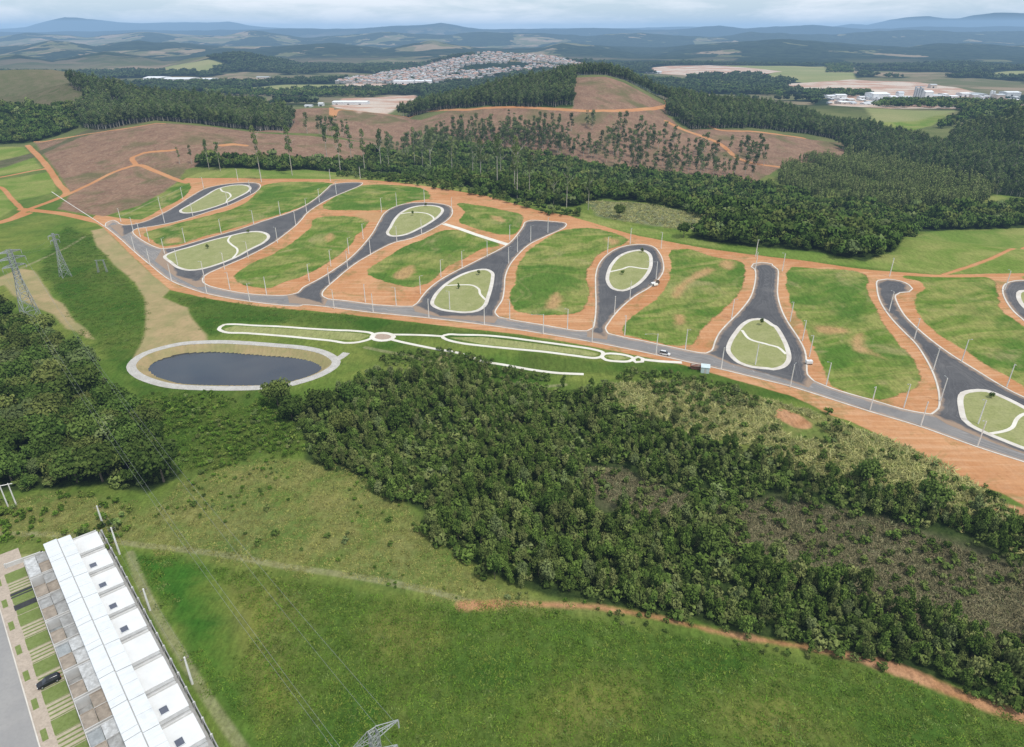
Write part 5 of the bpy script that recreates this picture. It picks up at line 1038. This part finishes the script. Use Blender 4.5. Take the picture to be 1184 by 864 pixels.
# ground around the row
def patch(name, u0, u1, n0, n1, z, mat, cat=None, thick=.06):
    b = MB(); c = [loc(u0, n0), loc(u1, n0), loc(u1, n1), loc(u0, n1)]; b.quadbox([(*q, -.3) for q in c] + [(*q, z) for q in c]); o = b.build(name, mat); return tag(o, kind='structure')
patch('street', -60, 130, -75, -12.35, .02, M['street']); patch('kerb', -40, 130, -12.34, -12.1, .13, M['kerb']); patch('pavement', -12, 130, -12.09, -5.25, .10, M['walk']); patch('pavement', -5, 90, 11.46, 12.3, .06, M['side_gap'])
for k in range(10):
    u = -1.9 + PITCH * k
    patch('lawn', u - .7, u + 3.3, -9.6, -5.3, .135, M['turf']); patch('lawn', u + .2, u + 3.2, -11.6, -10.6, .135, M['turf'])
    if k != 1 and k < 9:
        patch('lawn', u + 3.4, u + 8.0, -9.5, -5.3, .125, M['turf'])
        for j in range(4): patch('driveway', u + 3.6 + j * 1.15, u + 4.3 + j * 1.15, -9.55, -5.28, .15, M['drive'])
    elif k == 1:
        patch('lawn', u + 3.4, u + 8.0, -9.5, -5.3, .125, M['turf'])
        for j, (a, b_) in enumerate(((-.9, .1), (.5, 1.0))): patch('driveway', u + a, u + b_, -9.7, -5.28, .15, M['dark'])
        patch('driveway', u + 4.0, u + 6.0, -9.7, -5.28, .155, M['dark'])
# the end garden and its white wall, rear wall
def fence(name, pts, h, t, mat, label, cat='wall'):
    e = empty(name, (*pts[0], 0)); tag(e, label, cat); b = MB(); o = Vector((*pts[0], 0))
    for p, q in zip(pts[:-1], pts[1:]):
        d = Vector((q[0] - p[0], q[1] - p[1], 0)); n = Vector((-d.y, d.x, 0)).normalized() * t / 2; a = Vector((*p, -.2)) - o; c = a + d; up = Vector((0, 0, h + .2))
        b.quadbox([a - n, c - n, c + n, a + n, a - n + up, c - n + up, c + n + up, a + n + up])
    b.build('panel', mat, e); c = MB()
    for p, q in zip(pts[:-1], pts[1:]):
        n = max(1, int(math.hypot(q[0] - p[0], q[1] - p[1]) / 4.4))
        for i in range(n + 1): x = p[0] + (q[0] - p[0]) * i / n - o.x; y = p[1] + (q[1] - p[1]) * i / n - o.y; c.box(x - .18, y - .18, -.2, x + .18, y + .18, h + .12)
    c.build('pier', M['wall'], e); return e
fence('garden_wall', [loc(-5.2, -8.8), loc(-4.6, -1.0), loc(-2.4, -.2)], 1.3, .35, M['wall'], 'low white wall running out from the far end of the row')
fence('boundary_wall', [loc(-2.5, 12.5), loc(85, 12.5)], 1.9, .18, M['grey_slab'], 'long grey wall behind the white terrace roofs')
# ================================================================== VEHICLES
M['black_paint'] = simple('black_car_paint', (.012, .012, .016), None, 1, .25, .0, .6); M['white_paint'] = simple('white_car_paint', (.75, .75, .74), None, 1, .35, 0, .5); M['tyre'] = simple('tyre_rubber', (.025, .025, .025), None, .5, .9); M['glass'] = simple('car_glass', (.03, .035, .045), None, 1, .08, 0, .6); M['rim'] = simple('wheel_rim', (.4, .4, .42), None, .5, .4, .6); M['lens'] = simple('headlamp_lens', (.7, .7, .68), None, .5, .2); M['red'] = simple('tail_lamp', (.35, .02, .02), None, .5, .3)
def loft(secs):
    """secs: list of (x, halfwidth_low, halfwidth_high, z0, z1)"""
    b = MB()
    for x, w0, w1, z0, z1 in secs: b.v += [(x, -w0, z0), (x, w0, z0), (x, w1, z1), (x, -w1, z1)]
    n = len(secs)
    for i in range(n - 1):
        for j in range(4): k = (j + 1) % 4; b.f.append([i * 4 + j, i * 4 + k, (i + 1) * 4 + k, (i + 1) * 4 + j]); b.m.append(0)
    b.f += [[3, 2, 1, 0], [(n - 1) * 4 + q for q in range(4)]]; b.m += [0, 0]; return b
def car(name, loc_, rz, paint, label, van=False):
    e = empty(name, loc_, rz); tag(e, label, 'car')
    B = [(-2.15, .70, .66, .45, .70), (-2.05, .82, .76, .30, .92), (-1.3, .86, .82, .25, .98), (.9, .86, .82, .25, .95), (1.5, .84, .78, .25, .88), (2.0, .78, .70, .32, .76), (2.12, .66, .6, .42, .66)]
    o = loft(B).build('body', paint, e); bev = o.modifiers.new('bevel', 'BEVEL'); bev.width = .06; bev.segments = 2
    c = [(-2.0, .74, .60, .93, 1.0), (-1.75, .76, .60, .97, 1.46), (-.2, .78, .62, .97, 1.52), (.35, .78, .62, .96, 1.46), (1.05, .74, .60, .94, .99)]
    if van: c = [(-2.05, .8, .74, .93, 1.5), (-1.9, .82, .76, .97, 1.75), (.4, .82, .74, .97, 1.75), (1.15, .78, .68, .94, 1.0)]
    loft(c).build('window', M['glass'], e)
    rf = loft([(c[1][0] + .1, .57, .5, c[1][4] - .02, c[1][4] + .035), (-.2, .6, .54, c[2][4] - .02, c[2][4] + .04), (.3, .57, .5, c[-2][4] - .02, c[-2][4] + .03)]); rf.build('roof', paint, e)
    for x in (-1.35, 1.3):
        for s in (-1, 1):
            w = MB(); w.bar((x, s * .62, .32), (x, s * .87, .32), .32, .32, 14); w.f.append(list(range(14))[::-1]); w.m.append(0); w = w.build('wheel', M['tyre'], e); rm = MB(); rm.bar((x, s * .86, .32), (x, s * .885, .32), .19, .17, 10); rm.build('rim', M['rim'], w)
    for s in (-1, 1):
        h = MB(); h.box(2.0, s * .62 - .14, .62, 2.13, s * .62 + .14, .74); h.build('headlight', M['lens'], e)
        h = MB(); h.box(-2.17, s * .62 - .12, .72, -2.06, s * .62 + .12, .86); h.build('tail_light', M['red'], e)
    return e
cx, cy = loc(40.6, -7.9); car('parked_car', (cx, cy, .12), math.atan2(-RN[1], -RN[0]), M['black_paint'], 'black car parked on the front drive of the terraced row')
p = W(K('D', (663, 709)))[0]; q = W(K('D', (700, 716)))[0]; car('white_car', (p[0], p[1], float(zs(*p)) + .06), math.atan2(q[1] - p[1], q[0] - p[0]), M['white_paint'], 'white car standing on the main road below the sixth lot', True)
# ================================================================== SMALL THINGS ON THE SITE
M['cabin'] = simple('cabin_roof', (.50, .60, .62), (.58, .66, .67), 1, .6); M['rust'] = simple('rusty_red', (.20, .085, .055), (.15, .07, .05), 1, .85, fine=.3)
p = W([(815, 430)])[0]; e = empty('site_cabin', (p[0], p[1], float(zs(*p))), -.25); tag(e, 'pale blue site cabin on the red verge below the main road', 'cabin')
b = MB(); b.box(-1.6, -1.5, 0, 1.6, 1.5, 2.4); b.build('wall', M['cabin'], e); b = MB(); b.box(-1.75, -1.65, 2.42, 1.75, 1.65, 2.52, tz=(0, 0, .2, .2)); b.build('roof', M['cabin'], e); b = MB(); b.box(-.4, -1.53, 0, .45, -1.51, 2.0); b.build('door', M['wall'], e)
p = W([(804, 426.5)])[0]; e = empty('waste_skip', (p[0], p[1], float(zs(*p))), -.25); tag(e, 'rusty red skip beside the pale blue cabin', 'skip')
b = loft([(-2.1, 1.0, 1.1, .9, 1.5), (-1.5, 1.0, 1.1, .1, 1.5), (1.3, 1.0, 1.1, .1, 1.5), (2.0, 1.0, 1.1, .9, 1.5)]); b.build('body', M['rust'], e); b = MB()
for y in (-1.12, 1.12): b.box(-2.1, y - .07, 1.42, 2.0, y + .07, 1.56)
b.build('rim', M['rust'], e); b = MB(); b.box(-1.7, -.95, 1.2, 1.6, .95, 1.44, tz=(.0, .3, -.1, .25)); b.build('load', M['brown_slab'], e)
for (px, py), s, mt, lb in (((754.5, 329.5), 1.2, 'white_flat', 'pale concrete pipe lying by the kerb of the fifth loop'), ((757.5, 331), 1.3, 'path', 'second pale pipe, touching the brown spool by the fifth loop')):
    p = W([(px, py)])[0]; b = MB(); n = 12
    for r0, r1, x0, x1 in ((.75, .75, -s, s),): b.bar((x0, 0, .75), (x1, 0, .75), r0, r1, n)
    b.bar((s + .01, 0, .75), (s - .5, 0, .75), .6, .6, n, 1); o = b.build('concrete_pipe', [M[mt], M['dark']]); o.location = (p[0], p[1], float(zs(*p))); o.rotation_euler = (0, 0, .5); tag(o, lb, 'pipe')
p = W([(760.5, 328)])[0]; e = empty('cable_spool', (p[0], p[1], float(zs(*p)))); tag(e, 'brown wooden spool beside the pale pipes on the fifth loop', 'spool')
for y in (-.6, .6): b = MB(); b.bar((0, y - .06, .9), (0, y + .06, .9), .9, .9, 14); b.f.append(list(range(14))[::-1]); b.m.append(0); b.build('flange', M['bark'], e)
b = MB(); b.bar((0, -.55, .9), (0, .55, .9), .5, .5, 12); b.build('core', M['rust'], e)
p = W([(935, 421)])[0]; e = empty('water_tank', (p[0], p[1], float(zs(*p)))); tag(e, 'white boxy tank by the kerb at the foot of the sixth loop', 'tank')
b = MB(); b.box(-1.3, -.8, .35, 1.3, .8, 1.7, tz=(0, 0, 0, 0)); o = b.build('body', M['white_flat'], e); bv = o.modifiers.new('bevel', 'BEVEL'); bv.width = .15; b = MB(); b.box(-1.2, -.7, 0, 1.2, .7, .35); b.build('base', M['bark'], e); b = MB(); b.bar((0, 0, 1.7), (0, 0, 1.85), .3, .28, 10); b.build('lid', M['wall'], e)
tick('ON')
# ================================================================== TOWN ON THE FAR HILL
wallc = [(.50, .49, .47), (.43, .38, .33), (.56, .56, .56), (.40, .28, .22), (.47, .43, .35)]; roofc = [(.42, .27, .21), (.42, .41, .41), (.46, .33, .27), (.44, .43, .42), (.54, .54, .54)]
HM = []
for i in range(6):
    g2 = random.Random(i); w, d, h = g2.uniform(8, 11), g2.uniform(7, 10), g2.uniform(4, 7.5); rf = g2.uniform(1.2, 2.2); b = MB()
    b.box(-w / 2, -d / 2, -3, w / 2, d / 2, h); k = len(b.v); o_ = .4
    b.v += [(-w / 2 - o_, -d / 2 - o_, h + .02), (w / 2 + o_, -d / 2 - o_, h + .02), (w / 2 + o_, d / 2 + o_, h + .02), (-w / 2 - o_, d / 2 + o_, h + .02), (-w / 2 - o_, 0, h + rf), (w / 2 + o_, 0, h + rf)]
    for q in ((0, 1, 5, 4), (2, 3, 4, 5), (1, 2, 5), (3, 0, 4)): b.f.append([k + j for j in q]); b.m.append(1)
    for j in range(3): b.box(-w / 2 + w * (.18 + .27 * j), -d / 2 - .04, h * .45, -w / 2 + w * (.18 + .27 * j) + 1.3, -d / 2 - .01, h * .45 + 1.3, 2)
    me = meshpy('town_house', b.v, b.f, b.m); me.materials.append(simple(f'house_wall_{i}', wallc[i % 5], None, 4)); me.materials.append(simple(f'house_roof_{i}', roofc[i % 5], None, 3)); me.materials.append(M['dark']); HM.append(me)
TOWN = W(K('P', (384, 97), (400, 92), (430, 88), (470, 80), (500, 73), (530, 66.5), (556, 62.5), (600, 63), (640, 67), (665, 73), (690, 79), (660, 82), (600, 84), (560, 90), (535, 96), (500, 95.5), (440, 97)))
pt = fill(TOWN, 15.5, keep=.8, seed=301, dens=(130, .33)); pt = pt[np.argsort(np.hypot(pt[:, 0], pt[:, 1]))]
for i, p in enumerate(pt[:290]):
    o = bpy.data.objects.new('town_house', HM[i % 6]); COL.objects.link(o); o.location = (p[0], p[1], float(zs(*p))); o.rotation_euler = (0, 0, g.uniform(-.5, .5) + (1.57 if i % 3 == 0 else 0))
    tag(o, ['pale house with terracotta roof on the lower slope of the hillside town', 'beige house with grey roof on the lower slope of the hillside town', 'white house with reddish roof on the lower slope of the hillside town', 'brick house with pale roof on the lower slope of the hillside town', 'cream house with white roof on the lower slope of the hillside town', 'pale house with tall walls and terracotta roof in the hillside town'][i % 6], 'house', 'houses of the hillside town')
def mdata(me): return [tuple(v.co) for v in me.vertices], [list(p.vertices) for p in me.polygons], [.5] * len(me.vertices), [p.material_index + 0 for p in me.polygons]
q = pt[290:]
mats_t = []; vs = []
for i, me in enumerate(HM):
    v, f, tt, mi = mdata(me); base = len(mats_t); mats_t += list(me.materials); vs.append((v, f, tt, [m_ + base for m_ in mi]))
print('TOWN', len(pt), 'wood', len(pl), 'thicket', len(pc), 'back', len(pb), 'remnant', len(pr), 'lamps', len(pp))
if len(q): gn_scatter('town_houses', np.column_stack([q, Zat(q)]), np.ones((len(q), 3)), g.uniform(0, 6.28, len(q)), vs, mats_t, 'hundreds of small pale houses climbing the far hillside town')
tt_ = fill(TOWN, 40, keep=.6, seed=305); gn_scatter('town_trees_woods', np.column_stack([tt_, Zat(tt_)]), g.uniform(.6, 1.1, (len(tt_), 1)).repeat(3, 1), g.uniform(0, 6.28, len(tt_)), [var(d) for d in FARB[:2]], [M['leaf_wood'], M['bark']], 'dark trees between the houses of the far town')
# ================================================================== FACTORY AND WAREHOUSES
M['f_white'] = simple('factory_white', (.70, .71, .72), (.60, .61, .62), 20, .6); M['f_grey'] = simple('factory_grey', (.40, .42, .44), (.32, .34, .36), 15, .7); M['f_tan'] = simple('factory_tan', (.55, .50, .43), (.45, .40, .35), 15, .8); M['f_roof'] = simple('shed_roof', (.55, .57, .59), (.48, .50, .52), 18, .5); M['f_roofw'] = simple('white_shed_roof', (.80, .81, .82), (.72, .73, .74), 25, .5)
def shed(x0, x1, yb, yt, depth, wall, roof, label, rz=0.0, silo=0, name='warehouse', group='buildings of the far factory'):
    p, q = W([(x0, yb), (x1, yb)]); yy = min(p[1], q[1]); y_ = np.array([yy]); a0, b0, _ = ray(x0, yb); a1, b1, _ = ray(x1, yb); X0, X1 = float(a0 / b0 * yy), float(a1 / b1 * yy)
    c = ((X0 + X1) / 2, yy + depth / 2); h = max(3.0, top_h((c[0], yy), yt)); w = (X1 - X0) / 2; e = empty(name, (c[0], c[1], float(zs(*c))), rz); tag(e, label, 'factory building', group)
    if silo:
        for i in range(silo):
            b = MB(); r = w / silo * .92; x = -w + (2 * i + 1) * w / silo; b.bar((x, 0, -3), (x, 0, h * (1 - .12 * (i % 2))), r, r, 14); b.bar((x, 0, h * (1 - .12 * (i % 2))), (x, 0, h * (1 - .12 * (i % 2)) + r * .5), r, .2, 14); b.build('silo', wall, e)
        b = MB(); b.box(-w, -.8, h * 1.02, w, .8, h * 1.08); b.build('gantry', M['f_grey'], e); return e
    b = MB(); b.box(-w, -depth / 2, -4, w, depth / 2, h * .82); b.build('wall', wall, e)
    b = MB(); k = 0; rz_ = h * .18; b.v += [(-w - .5, -depth / 2 - .5, h * .83), (w + .5, -depth / 2 - .5, h * .83), (w + .5, depth / 2 + .5, h * .83), (-w - .5, depth / 2 + .5, h * .83), (-w - .5, 0, h * .83 + rz_), (w + .5, 0, h * .83 + rz_)]
    for q in ((0, 1, 5, 4), (2, 3, 4, 5), (1, 2, 5), (3, 0, 4)): b.f.append(list(q)); b.m.append(0)
    b.build('roof', roof, e)
    b = MB(); n = max(1, int(w * 2 / 16))
    for i in range(n): x = -w + (i + .3) * 2 * w / n; b.box(x, -depth / 2 - .06, 0, x + 4, -depth / 2 - .02, h * .4)
    b.build('door', M['dark'], e); return e
W_, G_, T_, RW_, RG_ = M['f_white'], M['f_grey'], M['f_tan'], M['f_roofw'], M['f_roof']
FAC = [(1009, 1028, 116, 107.5, 40, W_, RW_, 'broad white block left of the factory towers'), (1030, 1038, 116.5, 111, 30, W_, RW_, 'low white shed beside the broad white block'), (1038, 1044, 115, 106, 14, W_, RG_, 'narrow white tower block right of the low white shed'), (1044, 1056, 117, 112, 30, T_, RG_, 'tan shed at the foot of the grey towers'),
       (1057, 1068, 114.5, 101, 14, G_, G_, 'cluster of tall grey silos in the middle of the factory', 4), (1069, 1078, 114, 105, 20, W_, RW_, 'white process building right of the grey silos'), (1079, 1095, 114, 110, 40, T_, RG_, 'long tan hall in the middle of the factory'), (1060, 1100, 119, 115, 35, T_, RW_, 'long low pale hall in front of the silos'), (1100, 1145, 118.5, 114.5, 40, G_, RG_, 'longest grey hall on the right of the factory'),
       (1112, 1122, 112, 107.5, 25, W_, RW_, 'white building behind the longest grey hall'), (1124, 1142, 111, 108.8, 50, G_, G_, 'dark flat roofed hall behind the longest hall'), (1146, 1152, 111, 105.5, 12, W_, W_, 'pair of white tanks near the right end', 2), (1153, 1162, 114, 109, 25, T_, RG_, 'tan building right of the white tanks'), (1164, 1180, 111.5, 106, 30, W_, RW_, 'white building at the far right end of the factory'),
       (957, 966, 114, 110.5, 25, W_, RW_, 'small white shed by the access road left of the factory'), (967, 979, 114, 109.5, 25, W_, RW_, 'white double shed left of the bare yard'), (994, 1000, 115, 111.5, 15, W_, RW_, 'tiny white hut between sheds and broad block'), (1000, 1010, 121, 119, 20, W_, RW_, 'low pale shed in front of the broad white block'), (1076, 1083, 102, 97.5, 15, T_, RG_, 'small pale block at the back edge of the bare ground')]
for f in FAC: shed(*f[:8], silo=f[8] if len(f) > 8 else 0)
g4 = random.Random(44)
for i in range(34):
    x = g4.uniform(955, 1176); yb = g4.uniform(110.5, 120.5) if x > 1035 else g4.uniform(115.5, 121); w_ = g4.uniform(3, 10); hh = g4.uniform(1.6, 4.2)
    shed(x, x + w_, yb, yb - hh, g4.uniform(12, 34), [W_, G_, T_, W_][i % 4], [RW_, RG_, RW_][i % 3], ['small white shed among the factory yards', 'small grey shed among the factory yards', 'small tan shed among the factory yards', 'small white hall among the factory yards'][i % 4], group='small sheds of the far factory')
WH = [(166, 186, 94.5, 89, 70, W_, RW_, 'left wing of the long white warehouse beyond the ridge'), (186.5, 219, 95, 90.5, 70, W_, RW_, 'main wing of the long white warehouse beyond the ridge'), (229, 243, 95.5, 91, 60, W_, RW_, 'separate white warehouse right of the long one'), (286, 297, 108.5, 104.5, 30, W_, RW_, 'small white shed in the green plain'), (296, 310, 91, 88.8, 30, T_, RG_, 'grey shed below the pasture hill'), (335, 340, 95.5, 93, 12, W_, RW_, 'tiny white hut on the plain, left one'), (341, 344, 95.5, 92.5, 12, W_, RW_, 'tiny white hut on the plain, right one'),
      (455, 478, 97.5, 93.5, 40, W_, RW_, 'white hall at the foot of the town, left one'), (480, 490, 97.5, 93, 30, W_, RW_, 'white hall at the foot of the town, middle one'), (492, 499, 97.5, 93, 20, W_, RW_, 'white hall at the foot of the town, right one'), (368, 373, 123, 119, 14, W_, RW_, 'white shed left of the pale quarry yard'), (384, 424, 121, 117, 30, W_, RW_, 'long white hall behind the pale quarry yard'), (352, 360, 124, 121.5, 14, W_, RW_, 'low white shed among trees by the quarry yard'),
      (714, 728, 80.5, 78.6, 30, W_, RW_, 'small white sheds beyond the right of the hilltop'), (846, 854, 103, 98.5, 16, T_, RG_, 'cream block in the tree belt beyond the hill'), (868, 895, 107.5, 105.5, 30, W_, RW_, 'long white greenhouse roof beyond the plantation'), (748, 765, 85, 82.5, 30, W_, RW_, 'pale terraces of low halls beyond the hill')]
for f in WH: shed(*f[:8], group=None)
tick('SKY')
# ================================================================== HAZE, SKY, SUN, CAMERA
b = MB(); b.box(-26000, -3000, -300, 26000, 27000, 290); o = b.build('haze', M['haze']); tag(o, 'thin blue haze lying over the far land', kind='stuff')
SUNV = Vector((.42, -.42, 1.05)).normalized(); SEL = math.asin(SUNV.z); SROT = math.atan2(SUNV.x, SUNV.y)
sun = bpy.data.lights.new('sun', 'SUN'); sun.energy = 2.6; sun.angle = R(9); sun.color = (1, .955, .89); so = bpy.data.objects.new('sun', sun); COL.objects.link(so); so.rotation_euler = (-SUNV).to_track_quat('-Z', 'Y').to_euler()
wd = bpy.data.worlds.new('World'); SC.world = wd; wd.use_nodes = True; wt = wd.node_tree; wt.nodes.clear(); t = NT(wt)
sk = t.n('ShaderNodeTexSky', sky_type='NISHITA'); sk.sun_disc = False; sk.sun_elevation = SEL; sk.sun_rotation = SROT; sk.air_density = 1.0; sk.dust_density = 1.0; sk.ozone_density = 1.5
dv = t.n('ShaderNodeTexCoord').outputs['Generated']; sp = t.n('ShaderNodeSeparateXYZ'); t.l(dv, sp.inputs[0])
cv = t.scale(dv, (1, 1, 5.5)); n1 = t.noise(cv, .16, 6, .6, .3); n2 = t.noise(cv, .5, 3, .5)
cl = t.rng(t.math('ADD', t.math('MULTIPLY', n1, .75), t.math('MULTIPLY', n2, .35)), .47, .63, .05, .95)
skc = t.mix(cl, t.mix(.6, sk.outputs[0], (4.7, 5.75, 6.6)), (7.0, 7.15, 7.25))
bg = t.n('ShaderNodeBackground'); t.l(skc, bg.inputs[0]); bg.inputs[1].default_value = .15; t.l(bg.outputs[0], t.n('ShaderNodeOutputWorld').inputs[0])
cam = bpy.data.cameras.new('camera'); co = bpy.data.objects.new('camera', cam); COL.objects.link(co); cam.sensor_width = 36; cam.lens = 790 / 1184 * 36; cam.clip_start = 1; cam.clip_end = 60000
co.location = (0, 0, CH); co.rotation_euler = (math.pi / 2 - TH, 0, 0); SC.camera = co
SC.view_settings.view_transform = 'Standard'; SC.view_settings.look = 'None'; SC.view_settings.exposure = 0; SC.view_settings.gamma = 1
SC.cycles.max_bounces = 4; SC.cycles.diffuse_bounces = 2; SC.cycles.glossy_bounces = 2; SC.cycles.transparent_max_bounces = 4; SC.cycles.volume_bounces = 0

tick('end')
